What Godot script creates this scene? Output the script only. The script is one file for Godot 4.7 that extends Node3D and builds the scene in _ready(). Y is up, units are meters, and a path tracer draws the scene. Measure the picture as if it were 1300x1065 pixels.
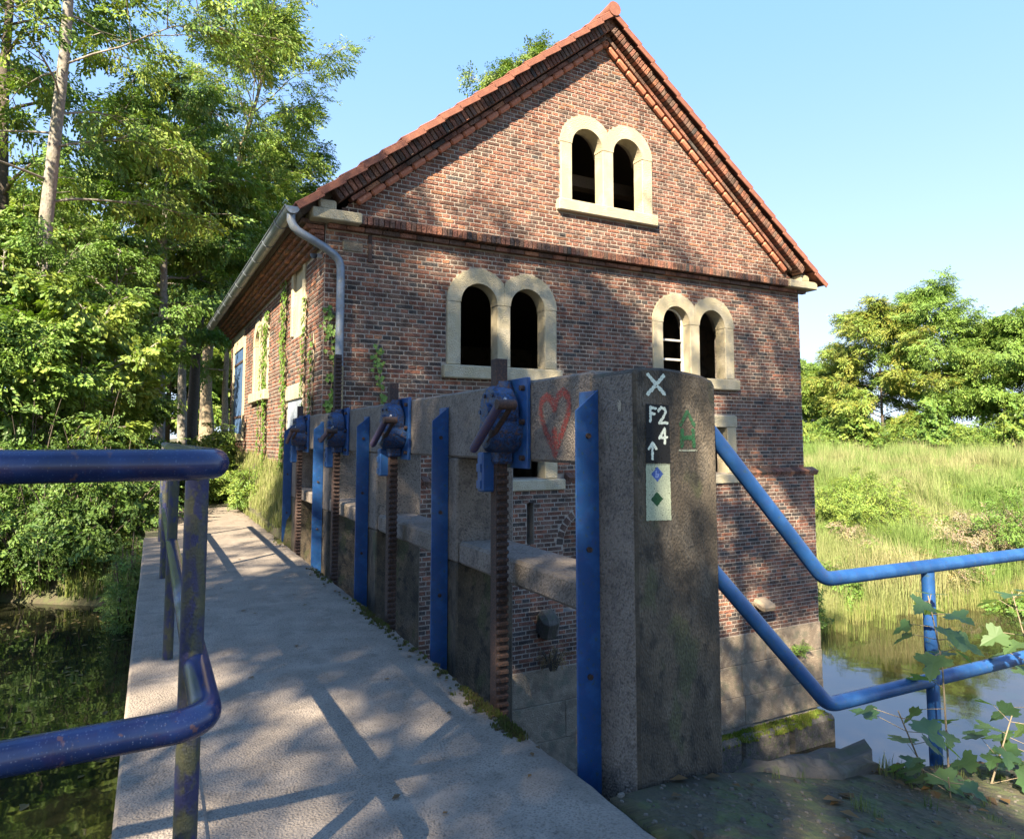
extends Node3D
# An old brick water mill beside a sluice with four rack hoists, a concrete footbridge and blue pipe railings.
# x runs along the mill's gable front, -z along the footbridge, y = 0 is the footbridge's surface.

var M := {}
var names := {}

# ------------------------------------------------------------------ mesh collector
class Geo:
	var v := PackedVector3Array()
	var n := PackedVector3Array()
	var c := PackedColorArray()
	var uv := PackedVector2Array()
	var ix := PackedInt32Array()
	var col := Color(1, 1, 1)
	func tri(a: Vector3, b: Vector3, d: Vector3) -> void:
		var nn := (b - a).cross(d - a).normalized()
		var k := v.size()
		v.append(a); v.append(b); v.append(d)
		for i in 3:
			n.append(nn); c.append(col); uv.append(Vector2.ZERO)
		ix.append(k); ix.append(k + 2); ix.append(k + 1)
	# a, b, d, e run counter-clockwise seen from outside
	func quad(a: Vector3, b: Vector3, d: Vector3, e: Vector3) -> void:
		var nn := (b - a).cross(d - a)
		if nn.length_squared() < 1e-14:
			nn = (d - a).cross(e - a)
		nn = nn.normalized()
		var k := v.size()
		v.append(a); v.append(b); v.append(d); v.append(e)
		for i in 4:
			n.append(nn); c.append(col)
		uv.append(Vector2(0, 1)); uv.append(Vector2(1, 1)); uv.append(Vector2(1, 0)); uv.append(Vector2(0, 0))
		ix.append(k); ix.append(k + 2); ix.append(k + 1)
		ix.append(k); ix.append(k + 3); ix.append(k + 2)
	func box(t: Transform3D, s: Vector3, b := 0.0) -> void:
		var h := s * 0.5
		b = minf(b, minf(h.x, minf(h.y, h.z)) * 0.6)
		for ax in 3:
			var a1 := (ax + 1) % 3
			var a2 := (ax + 2) % 3
			for sg in [-1.0, 1.0]:
				var p := []
				for q in [[-1, -1], [1, -1], [1, 1], [-1, 1]]:
					var w := Vector3()
					w[ax] = h[ax] * sg
					w[a1] = (h[a1] - b) * q[0]
					w[a2] = (h[a2] - b) * q[1]
					p.append(t * w)
				if sg > 0:
					quad(p[0], p[1], p[2], p[3])
				else:
					quad(p[3], p[2], p[1], p[0])
		if b <= 0.0:
			return
		for ax in 3:
			var a1 := (ax + 1) % 3
			var a2 := (ax + 2) % 3
			for s1 in [-1.0, 1.0]:
				for s2 in [-1.0, 1.0]:
					var p := []
					for e in [[-1.0, 0], [1.0, 0], [1.0, 1], [-1.0, 1]]:
						var w := Vector3()
						w[ax] = (h[ax] - b) * e[0]
						w[a1] = (h[a1] - (0.0 if e[1] == 0 else b)) * s1
						w[a2] = (h[a2] - (b if e[1] == 0 else 0.0)) * s2
						p.append(t * w)
					if s1 * s2 > 0:
						quad(p[3], p[2], p[1], p[0])
					else:
						quad(p[0], p[1], p[2], p[3])
		for sx in [-1.0, 1.0]:
			for sy in [-1.0, 1.0]:
				for sz in [-1.0, 1.0]:
					var a := t * Vector3(h.x * sx, (h.y - b) * sy, (h.z - b) * sz)
					var d := t * Vector3((h.x - b) * sx, h.y * sy, (h.z - b) * sz)
					var e := t * Vector3((h.x - b) * sx, (h.y - b) * sy, h.z * sz)
					if sx * sy * sz > 0:
						tri(a, d, e)
					else:
						tri(a, e, d)
	func bx(lo: Vector3, hi: Vector3, b := 0.0) -> void:
		box(Transform3D(Basis(), (lo + hi) * 0.5), (hi - lo).abs(), b)
	func tube(pts: Array, radii: Array, sides := 10, caps := true) -> void:
		var m := pts.size()
		var prev_x := Vector3()
		var base := v.size()
		for i in m:
			var d: Vector3 = (pts[mini(i + 1, m - 1)] - pts[maxi(i - 1, 0)]).normalized()
			var x := prev_x - d * prev_x.dot(d)
			if x.length_squared() < 1e-4:
				x = d.cross(Vector3.UP if absf(d.y) < 0.9 else Vector3.RIGHT)
			x = x.normalized()
			prev_x = x
			var y := d.cross(x)
			for s in sides:
				var a := TAU * s / sides
				var o := x * cos(a) + y * sin(a)
				v.append(pts[i] + o * radii[i])
				n.append(o); c.append(col); uv.append(Vector2.ZERO)
		for i in m - 1:
			for s in sides:
				var a := base + i * sides + s
				var b := base + i * sides + (s + 1) % sides
				ix.append(a); ix.append(a + sides); ix.append(b)
				ix.append(b); ix.append(a + sides); ix.append(b + sides)
		if caps:
			for e in 2:
				var i := 0 if e == 0 else m - 1
				var p: Vector3 = pts[i]
				for s in sides:
					var a: Vector3 = v[base + i * sides + s]
					var b: Vector3 = v[base + i * sides + (s + 1) % sides]
					if e == 0:
						tri(p, b, a)
					else:
						tri(p, a, b)
	func mesh() -> ArrayMesh:
		var arr := []
		arr.resize(Mesh.ARRAY_MAX)
		arr[Mesh.ARRAY_VERTEX] = v
		arr[Mesh.ARRAY_NORMAL] = n
		arr[Mesh.ARRAY_COLOR] = c
		arr[Mesh.ARRAY_TEX_UV] = uv
		arr[Mesh.ARRAY_INDEX] = ix
		var am := ArrayMesh.new()
		am.add_surface_from_arrays(Mesh.PRIMITIVE_TRIANGLES, arr)
		return am

func rot(axis: Vector3, a: float) -> Basis:
	return Basis(axis.normalized(), a)

# ------------------------------------------------------------------ objects
func numbered(called: String) -> String:
	var k: int = names.get(called, 0)
	names[called] = k + 1
	return called if k == 0 else "%s_%03d" % [called, k]

func tag(o: Node, label := "", category := "", group := "", kind := "") -> Node:
	if label: o.set_meta("label", label)
	if category: o.set_meta("category", category)
	if group: o.set_meta("group", group)
	if kind: o.set_meta("kind", kind)
	return o

func thing(called: String, label: String, category: String, at := Vector3.ZERO, turn := 0.0, group := "") -> Node3D:
	var o := Node3D.new()
	o.name = numbered(called)
	add_child(o)
	o.position = at
	o.rotation.y = turn
	tag(o, label, category, group)
	return o

func put(g: Geo, called: String, m: Material, parent: Node = self) -> MeshInstance3D:
	var o := MeshInstance3D.new()
	o.mesh = g.mesh()
	o.material_override = m
	o.name = numbered(called) if parent == self else called
	parent.add_child(o, true)
	return o

# ------------------------------------------------------------------ textures and materials
func noise_img(sz: int, freq: float, oct: int, sd: int, kind := FastNoiseLite.TYPE_SIMPLEX_SMOOTH) -> PackedByteArray:
	var f := FastNoiseLite.new()
	f.seed = sd
	f.noise_type = kind
	f.frequency = freq
	f.fractal_octaves = oct
	if kind == FastNoiseLite.TYPE_CELLULAR:
		f.cellular_return_type = FastNoiseLite.RETURN_DISTANCE
	var im := f.get_seamless_image(sz, sz)
	im.convert(Image.FORMAT_L8)
	return im.get_data()

# layers of noise mixed into a colour picture: base colour, then [bytes, low, high, colour, strength]
func layered(sz: int, base: Color, layers: Array) -> ImageTexture:
	var d := PackedByteArray()
	d.resize(sz * sz * 3)
	var lut := []
	for l in layers:
		var t := PackedFloat32Array()
		t.resize(256)
		for i in 256:
			t[i] = smoothstep(l[1], l[2], i / 255.0) * l[4]
		lut.append(t)
	var nl := layers.size()
	for i in sz * sz:
		var r := base.r
		var g := base.g
		var b := base.b
		for k in nl:
			var l: Array = layers[k]
			var w: float = lut[k][l[0][i]]
			var cc: Color = l[3]
			r += (cc.r - r) * w
			g += (cc.g - g) * w
			b += (cc.b - b) * w
		d[i * 3] = int(clampf(r, 0, 1) * 255)
		d[i * 3 + 1] = int(clampf(g, 0, 1) * 255)
		d[i * 3 + 2] = int(clampf(b, 0, 1) * 255)
	return ImageTexture.create_from_image(Image.create_from_data(sz, sz, false, Image.FORMAT_RGB8, d))

func normal_tex(bytes: PackedByteArray, sz: int, strength: float) -> ImageTexture:
	var im := Image.create_from_data(sz, sz, false, Image.FORMAT_L8, bytes)
	im.convert(Image.FORMAT_RGBA8)
	im.bump_map_to_normal_map(strength)
	return ImageTexture.create_from_image(im)

func mat(rough: float, tex: Texture2D = null, scale := Vector3.ONE, nt: Texture2D = null, ns := 1.0, color := Color.WHITE, world := true) -> StandardMaterial3D:
	var m := StandardMaterial3D.new()
	m.albedo_color = color
	m.roughness = rough
	if tex: m.albedo_texture = tex
	if nt:
		m.normal_enabled = true
		m.normal_texture = nt
		m.normal_scale = ns
	if tex or nt:
		m.uv1_triplanar = true
		m.uv1_world_triplanar = world
		m.uv1_scale = scale
	return m

func lin(r: float, g: float, b: float) -> Color:
	return Color(r, g, b).linear_to_srgb()

func make_materials() -> void:
	var S := 512
	var coarse := noise_img(S, 0.008, 4, 3)
	var mid := noise_img(S, 0.03, 4, 7)
	var fine := noise_img(S, 0.16, 3, 11)
	var grit := noise_img(S, 0.3, 2, 17)
	var patch := noise_img(S, 0.013, 5, 23)
	var cell := noise_img(S, 0.11, 1, 29, FastNoiseLite.TYPE_CELLULAR)
	var nt_fine := normal_tex(fine, S, 3.0)
	var nt_grit := normal_tex(grit, S, 3.5)
	var nt_mid := normal_tex(mid, S, 5.0)
	# weathered concrete of the sluice
	M.concrete = mat(0.92, layered(S, lin(0.135, 0.108, 0.082), [[coarse, 0.35, 0.75, lin(0.195, 0.16, 0.125), 0.9], [mid, 0.5, 0.85, lin(0.05, 0.042, 0.034), 0.8], [patch, 0.58, 0.8, lin(0.19, 0.16, 0.135), 0.55], [cell, 0.0, 0.2, lin(0.2, 0.17, 0.14), 0.45], [fine, 0.55, 0.8, lin(0.038, 0.032, 0.027), 0.6], [grit, 0.68, 0.85, lin(0.3, 0.265, 0.23), 0.6]]), Vector3(0.55, 0.55, 0.55), nt_grit, 0.8)
	M.concrete_dark = mat(0.94, layered(S, lin(0.06, 0.048, 0.033), [[coarse, 0.4, 0.7, lin(0.105, 0.083, 0.056), 0.9], [mid, 0.5, 0.8, lin(0.024, 0.021, 0.016), 0.8], [patch, 0.6, 0.8, lin(0.13, 0.11, 0.083), 0.55], [coarse, 0.68, 0.82, lin(0.062, 0.068, 0.03), 0.7], [fine, 0.5, 0.8, lin(0.026, 0.023, 0.018), 0.5], [grit, 0.7, 0.85, lin(0.2, 0.18, 0.145), 0.5]]), Vector3(0.8, 0.45, 0.8), nt_grit, 0.55)
	M.concrete_pale = mat(0.92, layered(S, lin(0.24, 0.19, 0.13), [[coarse, 0.4, 0.75, lin(0.15, 0.115, 0.08), 0.8], [mid, 0.5, 0.8, lin(0.32, 0.265, 0.185), 0.6], [patch, 0.55, 0.8, lin(0.13, 0.125, 0.085), 0.7], [fine, 0.6, 0.85, lin(0.1, 0.09, 0.075), 0.5]]), Vector3(0.5, 0.5, 0.5), nt_fine, 0.9)
	var cell2 := noise_img(S, 0.07, 1, 37, FastNoiseLite.TYPE_CELLULAR)
	M.path = mat(0.95, layered(S, lin(0.165, 0.134, 0.103), [[coarse, 0.4, 0.72, lin(0.235, 0.195, 0.152), 0.8], [patch, 0.52, 0.78, lin(0.105, 0.086, 0.066), 0.75], [fine, 0.48, 0.8, lin(0.1, 0.083, 0.066), 0.5], [cell2, 0.02, 0.2, lin(0.34, 0.29, 0.235), 0.4], [grit, 0.58, 0.8, lin(0.05, 0.042, 0.034), 0.5]]), Vector3(0.62, 0.62, 0.62), nt_grit, 0.5)
	M.stone = mat(0.88, layered(S, lin(0.38, 0.325, 0.205), [[coarse, 0.4, 0.75, lin(0.43, 0.38, 0.27), 0.8], [mid, 0.5, 0.8, lin(0.36, 0.31, 0.21), 0.6], [patch, 0.6, 0.82, lin(0.27, 0.25, 0.19), 0.6], [fine, 0.6, 0.85, lin(0.3, 0.26, 0.18), 0.4], [grit, 0.66, 0.82, lin(0.15, 0.13, 0.09), 0.5]]), Vector3(0.6, 0.45, 0.6), nt_fine, 0.8)
	M.mortar = mat(0.95, layered(S, lin(0.31, 0.262, 0.21), [[mid, 0.45, 0.8, lin(0.3, 0.27, 0.23), 0.7], [patch, 0.55, 0.8, lin(0.17, 0.15, 0.125), 0.7]]), Vector3(0.42, 0.42, 0.42), nt_fine, 0.7)
	var bt := layered(S, Color(1, 1, 1), [[mid, 0.45, 0.8, Color(0.74, 0.72, 0.72), 0.8], [fine, 0.5, 0.8, Color(0.66, 0.64, 0.64), 0.6], [coarse, 0.5, 0.78, Color(0.66, 0.62, 0.6), 0.7], [patch, 0.58, 0.75, Color(0.55, 0.53, 0.52), 0.6], [grit, 0.7, 0.85, Color(0.95, 0.92, 0.88), 0.4]])
	M.brick = mat(0.9, bt, Vector3(0.42, 0.42, 0.42), nt_fine, 1.0)
	M.brick.vertex_color_use_as_albedo = true
	M.tile = mat(0.85, layered(S, lin(0.19, 0.072, 0.044), [[coarse, 0.4, 0.75, lin(0.26, 0.1, 0.058), 0.8], [mid, 0.5, 0.8, lin(0.2, 0.075, 0.045), 0.7], [fine, 0.6, 0.85, lin(0.12, 0.06, 0.045), 0.5]]), Vector3(1.4, 1.4, 1.4), nt_fine, 0.7)
	M.moulded = mat(0.85, layered(S, lin(0.38, 0.14, 0.075), [[coarse, 0.4, 0.75, lin(0.45, 0.19, 0.11), 0.8], [mid, 0.5, 0.8, lin(0.27, 0.1, 0.06), 0.6]]), Vector3(1.7, 1.7, 1.7), nt_fine, 0.7)
	M.blue = mat(0.36, layered(S, lin(0.012, 0.06, 0.19), [[coarse, 0.45, 0.8, lin(0.022, 0.09, 0.25), 0.8], [patch, 0.62, 0.8, lin(0.022, 0.06, 0.19), 0.7], [fine, 0.74, 0.86, lin(0.1, 0.05, 0.03), 0.8], [mid, 0.7, 0.85, lin(0.06, 0.075, 0.05), 0.5]]), Vector3(2.0, 2.0, 2.0), nt_fine, 0.25)
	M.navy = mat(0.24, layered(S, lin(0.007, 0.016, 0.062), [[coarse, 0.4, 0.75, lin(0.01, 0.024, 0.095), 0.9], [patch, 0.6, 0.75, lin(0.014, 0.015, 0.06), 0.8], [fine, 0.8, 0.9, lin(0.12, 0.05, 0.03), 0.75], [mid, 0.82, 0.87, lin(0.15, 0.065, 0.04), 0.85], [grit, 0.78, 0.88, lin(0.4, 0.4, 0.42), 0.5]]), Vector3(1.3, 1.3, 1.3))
	M.algae_post = mat(0.6, layered(S, lin(0.05, 0.053, 0.03), [[coarse, 0.42, 0.62, lin(0.018, 0.02, 0.085), 0.9], [mid, 0.5, 0.75, lin(0.09, 0.085, 0.035), 0.7], [fine, 0.6, 0.8, lin(0.025, 0.025, 0.02), 0.7], [patch, 0.66, 0.76, lin(0.014, 0.018, 0.085), 0.9]]), Vector3(2.4, 1.2, 2.4), nt_fine, 0.4)
	M.rust = mat(0.8, layered(S, lin(0.036, 0.022, 0.017), [[mid, 0.45, 0.8, lin(0.13, 0.055, 0.03), 0.8], [fine, 0.5, 0.8, lin(0.025, 0.02, 0.018), 0.7]]), Vector3(4, 4, 4), nt_fine, 0.9)
	M.grip = mat(0.5, layered(S, lin(0.03, 0.035, 0.12), [[mid, 0.45, 0.7, lin(0.12, 0.055, 0.035), 0.9], [fine, 0.5, 0.8, lin(0.04, 0.025, 0.025), 0.6]]), Vector3(5, 5, 5), nt_fine, 0.6)
	M.greasy = mat(0.45, layered(S, lin(0.012, 0.045, 0.14), [[coarse, 0.42, 0.62, lin(0.02, 0.085, 0.24), 0.8], [mid, 0.45, 0.7, lin(0.012, 0.012, 0.018), 0.85], [fine, 0.55, 0.75, lin(0.02, 0.018, 0.018), 0.7], [patch, 0.64, 0.74, lin(0.11, 0.05, 0.03), 0.8]]), Vector3(4.5, 4.5, 4.5), nt_fine, 0.6)
	M.zinc = mat(0.45, layered(S, lin(0.17, 0.2, 0.235), [[coarse, 0.4, 0.8, lin(0.12, 0.145, 0.17), 0.8], [mid, 0.55, 0.8, lin(0.22, 0.235, 0.24), 0.6], [patch, 0.62, 0.8, lin(0.2, 0.17, 0.13), 0.5]]), Vector3(1.5, 1.5, 1.5), nt_fine, 0.15)
	M.zinc.metallic = 0.35
	M.cast_pipe = mat(0.7, layered(S, lin(0.24, 0.19, 0.09), [[mid, 0.45, 0.75, lin(0.11, 0.075, 0.045), 0.9], [fine, 0.5, 0.8, lin(0.2, 0.21, 0.2), 0.5]]), Vector3(2, 2, 2), nt_fine, 0.5)
	M.timber = mat(0.9, layered(S, lin(0.1, 0.075, 0.055), [[mid, 0.45, 0.8, lin(0.05, 0.04, 0.03), 0.8], [fine, 0.5, 0.8, lin(0.15, 0.12, 0.09), 0.5]]), Vector3(1, 6, 6), nt_fine, 0.6)
	M.white_wood = mat(0.7, layered(S, lin(0.6, 0.57, 0.5), [[mid, 0.5, 0.8, lin(0.42, 0.38, 0.31), 0.7]]), Vector3(3, 3, 3))
	M.shutter = mat(0.65, layered(S, lin(0.03, 0.075, 0.17), [[mid, 0.45, 0.8, lin(0.055, 0.11, 0.21), 0.8], [fine, 0.6, 0.85, lin(0.2, 0.23, 0.27), 0.5]]), Vector3(1.5, 0.8, 1.5), nt_fine, 0.4)
	M.grey_door = mat(0.75, layered(S, lin(0.3, 0.34, 0.38), [[mid, 0.45, 0.8, lin(0.2, 0.23, 0.27), 0.8]]), Vector3(1.5, 0.7, 1.5), nt_fine, 0.4)
	M.plaster = mat(0.95, layered(S, lin(0.3, 0.27, 0.23), [[mid, 0.45, 0.8, lin(0.2, 0.18, 0.15), 0.8]]), Vector3(0.7, 0.7, 0.7))
	M.soil = mat(1.0, layered(S, lin(0.06, 0.052, 0.03), [[coarse, 0.4, 0.75, lin(0.06, 0.075, 0.025), 0.8], [mid, 0.5, 0.8, lin(0.1, 0.08, 0.05), 0.7], [fine, 0.5, 0.8, lin(0.03, 0.026, 0.018), 0.6], [patch, 0.55, 0.75, lin(0.075, 0.1, 0.03), 0.6]]), Vector3(0.9, 0.9, 0.9), nt_mid, 1.4)
	M.bark_grey = mat(0.95, layered(S, lin(0.2, 0.18, 0.15), [[coarse, 0.4, 0.75, lin(0.29, 0.26, 0.22), 0.8], [mid, 0.5, 0.8, lin(0.1, 0.088, 0.07), 0.8], [patch, 0.58, 0.8, lin(0.1, 0.115, 0.06), 0.5]]), Vector3(1.1, 0.5, 1.1), nt_mid, 0.7)
	M.bark_dark = mat(0.97, layered(S, lin(0.075, 0.06, 0.045), [[mid, 0.45, 0.8, lin(0.13, 0.105, 0.08), 0.8], [fine, 0.5, 0.8, lin(0.035, 0.03, 0.024), 0.7]]), Vector3(2.2, 0.7, 2.2), nt_mid, 1.0)
	M.bark_tan = mat(0.95, layered(S, lin(0.24, 0.19, 0.125), [[coarse, 0.4, 0.75, lin(0.33, 0.27, 0.18), 0.8], [mid, 0.5, 0.8, lin(0.11, 0.088, 0.06), 0.8]]), Vector3(1.3, 0.5, 1.3), nt_mid, 0.8)
	M.rock = mat(0.95, layered(S, lin(0.075, 0.066, 0.054), [[coarse, 0.4, 0.7, lin(0.115, 0.1, 0.08), 0.9], [mid, 0.5, 0.8, lin(0.05, 0.045, 0.037), 0.8], [patch, 0.6, 0.8, lin(0.05, 0.07, 0.02), 0.6]]), Vector3(1.4, 1.4, 1.4), nt_mid, 1.0)
	M.moss = mat(1.0, layered(S, lin(0.09, 0.15, 0.025), [[mid, 0.45, 0.75, lin(0.16, 0.22, 0.035), 0.8], [fine, 0.5, 0.8, lin(0.05, 0.075, 0.02), 0.7]]), Vector3(2.5, 2.5, 2.5), nt_mid, 1.3)
	M.black_plastic = mat(0.4, null, Vector3.ONE, null, 1.0, lin(0.03, 0.03, 0.032))
	M.steel = mat(0.4, null, Vector3.ONE, null, 1.0, lin(0.3, 0.3, 0.3))
	M.leaf = mat(0.5)
	M.leaf.vertex_color_use_as_albedo = true
	M.leaf.backlight_enabled = true
	M.leaf.backlight = Color(0.74, 0.8, 0.48)
	M.leaf.metallic_specular = 0.4
	M.grass = mat(0.7)
	M.grass.vertex_color_use_as_albedo = true
	M.grass.backlight_enabled = true
	M.grass.backlight = Color(0.75, 0.8, 0.5)
	M.grass.metallic_specular = 0.3
	M.grit_stone = mat(0.9)
	M.grit_stone.vertex_color_use_as_albedo = true
	var wn := noise_img(S, 0.02, 3, 41)
	var wt := normal_tex(wn, S, 1.2)
	M.pond = mat(0.03, null, Vector3(0.22, 0.22, 0.22), wt, 0.10, lin(0.014, 0.015, 0.008))
	M.river = mat(0.04, layered(S, lin(0.016, 0.014, 0.007), [[coarse, 0.4, 0.7, lin(0.026, 0.02, 0.009), 0.9], [patch, 0.6, 0.8, lin(0.014, 0.018, 0.008), 0.7]]), Vector3(0.13, 0.13, 0.13), wt, 0.05)
	M.river.metallic_specular = 0.9
	M.pond.metallic_specular = 0.6

# ------------------------------------------------------------------ plants
func leaf_into(g: Geo, at: Vector3, d: Vector3, up: Vector3, ll: float, w: float, fold := 0.25) -> void:
	var side := d.cross(up).normalized()
	var nrm := side.cross(d).normalized()
	var m := at + d * ll * 0.45 - nrm * w * fold * 0.5
	var a := m + side * w * 0.5 + nrm * w * fold
	var b := m - side * w * 0.5 + nrm * w * fold
	var tip := at + d * ll - nrm * ll * 0.1
	g.tri(at, a, tip)
	g.tri(at, tip, b)

func spray_mesh(sd: int, leaves: int, length: float, ll: float, w: float, spread := 0.9) -> ArrayMesh:
	var r := RandomNumberGenerator.new()
	r.seed = sd
	var g := Geo.new()
	g.col = Color(0.55, 0.42, 0.25)
	g.tube([Vector3.ZERO, Vector3(length * 0.5, 0.01, 0), Vector3(length * 0.95, -0.03, 0)], [0.006, 0.004, 0.002], 3, false)
	for i in leaves:
		var t := (i + 0.6) / leaves
		var s := 1.0 if i % 2 == 0 else -1.0
		var off := s * r.randf_range(0.0, 0.32) * length * (1.0 - t * 0.5)
		var at := Vector3(length * t * 0.95, r.randf_range(-0.05, 0.04), off)
		var yaw := s * r.randf_range(0.35, 1.15) * spread * (1.0 - t * 0.55)
		var d := Vector3(cos(yaw), r.randf_range(-0.5, 0.25), sin(yaw)).normalized()
		var up := Vector3(r.randf_range(-0.7, 0.7), 1.0, r.randf_range(-0.7, 0.7)).normalized()
		var k := r.randf_range(0.72, 1.25)
		var hue := r.randf_range(-0.08, 0.12)   # every leaf its own shade, at random
		g.col = Color(k * (1.0 + hue), k, k * (1.0 - hue * 2.0))
		leaf_into(g, at, d, up, ll * r.randf_range(0.75, 1.2), w * r.randf_range(0.8, 1.15))
	return g.mesh()

var sprays := []

func make_sprays() -> void:
	sprays.append(spray_mesh(1, 22, 0.5, 0.10, 0.066))        # broad leaves
	sprays.append(spray_mesh(2, 26, 0.5, 0.095, 0.045))       # narrow leaves
	sprays.append(spray_mesh(3, 18, 0.42, 0.12, 0.10))        # large leaves
	sprays.append(spray_mesh(4, 34, 0.55, 0.075, 0.05))       # small leaves

class Sprays:
	var buf := PackedFloat32Array()
	var count := 0
	func add(b: Basis, o: Vector3, c: Color) -> void:
		buf.append_array(PackedFloat32Array([b.x.x, b.y.x, b.z.x, o.x, b.x.y, b.y.y, b.z.y, o.y, b.x.z, b.y.z, b.z.z, o.z, c.r, c.g, c.b, 1.0]))
		count += 1

func put_sprays(s: Sprays, mesh: Mesh, m: Material, called: String, parent: Node = self) -> MultiMeshInstance3D:
	var mm := MultiMesh.new()
	mm.transform_format = MultiMesh.TRANSFORM_3D
	mm.use_colors = true
	mm.mesh = mesh
	mm.instance_count = s.count
	mm.buffer = s.buf
	var o := MultiMeshInstance3D.new()
	o.multimesh = mm
	o.material_override = m
	o.name = numbered(called) if parent == self else called
	o.set_meta("kind", "stuff")
	parent.add_child(o, true)
	return o

func twig_basis(d: Vector3, r: RandomNumberGenerator, sc: float, flat := 0.55) -> Basis:
	var x := Vector3(d.x + r.randf_range(-0.7, 0.7), d.y * flat * 0.5 + r.randf_range(-1.3, 0.1), d.z + r.randf_range(-0.7, 0.7)).normalized()
	var up := Vector3(d.x * 0.5 + r.randf_range(-0.7, 0.7), 1.0, d.z * 0.5 + r.randf_range(-0.7, 0.7)).normalized()
	var z := x.cross(up).normalized()
	var y := z.cross(x)
	return Basis(x, y, z) * sc

# a random colour between the two of the species
func tint(a: Color, b: Color, r: RandomNumberGenerator) -> Color:
	var t := r.randf() * 0.75
	var k := r.randf_range(0.8, 1.2)
	var c := a.lerp(b, t)
	return Color(c.r * k, c.g * k, c.b * k)

# o: h height, r trunk radius, cb where the crown begins (0..1), cr crown radius, limbs, subs, per, a, b leaf colours, bark, kind of spray, sc spray size, lean, droop, up
func tree(called: String, label: String, at: Vector3, sd: int, o: Dictionary, group := "") -> Node3D:
	var t := thing(called, label, "tree", at, 0.0, group)
	var r := RandomNumberGenerator.new()
	r.seed = sd
	var h: float = o.h
	var r0: float = o.r
	var cb: float = o.cb
	var cr: float = o.cr
	var lean: Vector3 = o.get("lean", Vector3.ZERO)
	var wob: float = o.get("wob", 0.012) * h
	var up: float = o.get("up", 0.35)
	var droop: float = o.get("droop", 0.5)
	var sc: float = o.get("sc", 1.0)
	var g := Geo.new()
	var pts := []
	var rad := []
	var N := 11
	var wx := 0.0
	var wz := 0.0
	for i in N:
		var f := float(i) / (N - 1)
		if i > 0:
			wx += r.randf_range(-1, 1) * wob * 0.35
			wz += r.randf_range(-1, 1) * wob * 0.35
		pts.append(Vector3(wx, f * h * 0.94 - 0.25, wz) + lean * f * f)
		rad.append(maxf(r0 * pow(1.0 - f * 0.93, 0.85) * (1.35 if i == 0 else 1.0), 0.012))
	g.tube(pts, rad, 10, false)
	var sp := Sprays.new()
	var L: int = o.limbs
	var subs: int = o.get("subs", 8)
	var per: int = o.get("per", 12)
	for i in L:
		var f := (i + r.randf()) / L
		var tt := lerpf(cb, 0.99, pow(f, 0.9))
		var q := tt * (N - 1)
		var k := mini(int(q), N - 2)
		var p: Vector3 = pts[k].lerp(pts[k + 1], q - k)
		var rr: float = lerpf(rad[k], rad[k + 1], q - k)
		var az := i * 2.39996 + r.randf_range(-0.4, 0.4)
		var env := pow(sin(PI * (0.2 + 0.72 * f)), 0.6)
		var ln := cr * env * r.randf_range(0.62, 1.15)
		var el := lerpf(up * 0.4, up + 0.75, f) + r.randf_range(-0.2, 0.25)
		var lp := [p]
		var lk: float = o.get("lk", 0.42)
		var lr := [maxf(rr * lk, 0.015)]
		var dir := Vector3()
		var seg := 7
		for j in seg:
			var e := el - droop * float(j) / seg + r.randf_range(-0.12, 0.12)
			az += r.randf_range(-0.16, 0.16)
			dir = Vector3(cos(az) * cos(e), sin(e), sin(az) * cos(e))
			p += dir * ln / seg
			lp.append(p)
			lr.append(maxf(rr * lk * (1.0 - (j + 1.0) / seg), 0.007))
		g.tube(lp, lr, 5, false)
		for j in subs:
			var s := lerpf(0.28, 1.0, (j + r.randf()) / subs)
			var q2 := s * seg
			var k2 := mini(int(q2), seg - 1)
			var a0: Vector3 = lp[k2]
			var a1: Vector3 = lp[k2 + 1]
			var b0 := a0.lerp(a1, q2 - k2)
			var side := 1.0 if j % 2 == 0 else -1.0
			var ya := atan2(a1.z - a0.z, a1.x - a0.x) + side * r.randf_range(0.35, 1.25)
			var e2 := r.randf_range(-0.25, 0.5) + (el * 0.35)
			var d2 := Vector3(cos(ya) * cos(e2), sin(e2), sin(ya) * cos(e2))
			var l2 := ln * r.randf_range(0.22, 0.42) * (1.15 - s * 0.5)
			var b1 := b0 + d2 * l2 * 0.5
			var b2 := b0 + d2 * l2 + Vector3(0, -0.12 * l2, 0)
			g.tube([b0, b1, b2], [0.016, 0.011, 0.004], 3, false)
			for m in per:
				var s2 := pow(r.randf(), 0.75)
				var c := b0.lerp(b1, s2 * 2.0) if s2 < 0.5 else b1.lerp(b2, s2 * 2.0 - 1.0)
				c += Vector3(r.randfn(0, 0.16), r.randfn(0, 0.12), r.randfn(0, 0.16)) * l2
				sp.add(twig_basis(d2, r, sc * r.randf_range(0.7, 1.25)), c, tint(o.a, o.b, r))
	put(g, "trunk", o.get("bark", M.bark_dark), t)
	put_sprays(sp, sprays[o.get("kind", 0)], M.leaf, "crown", t)
	return t

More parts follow.
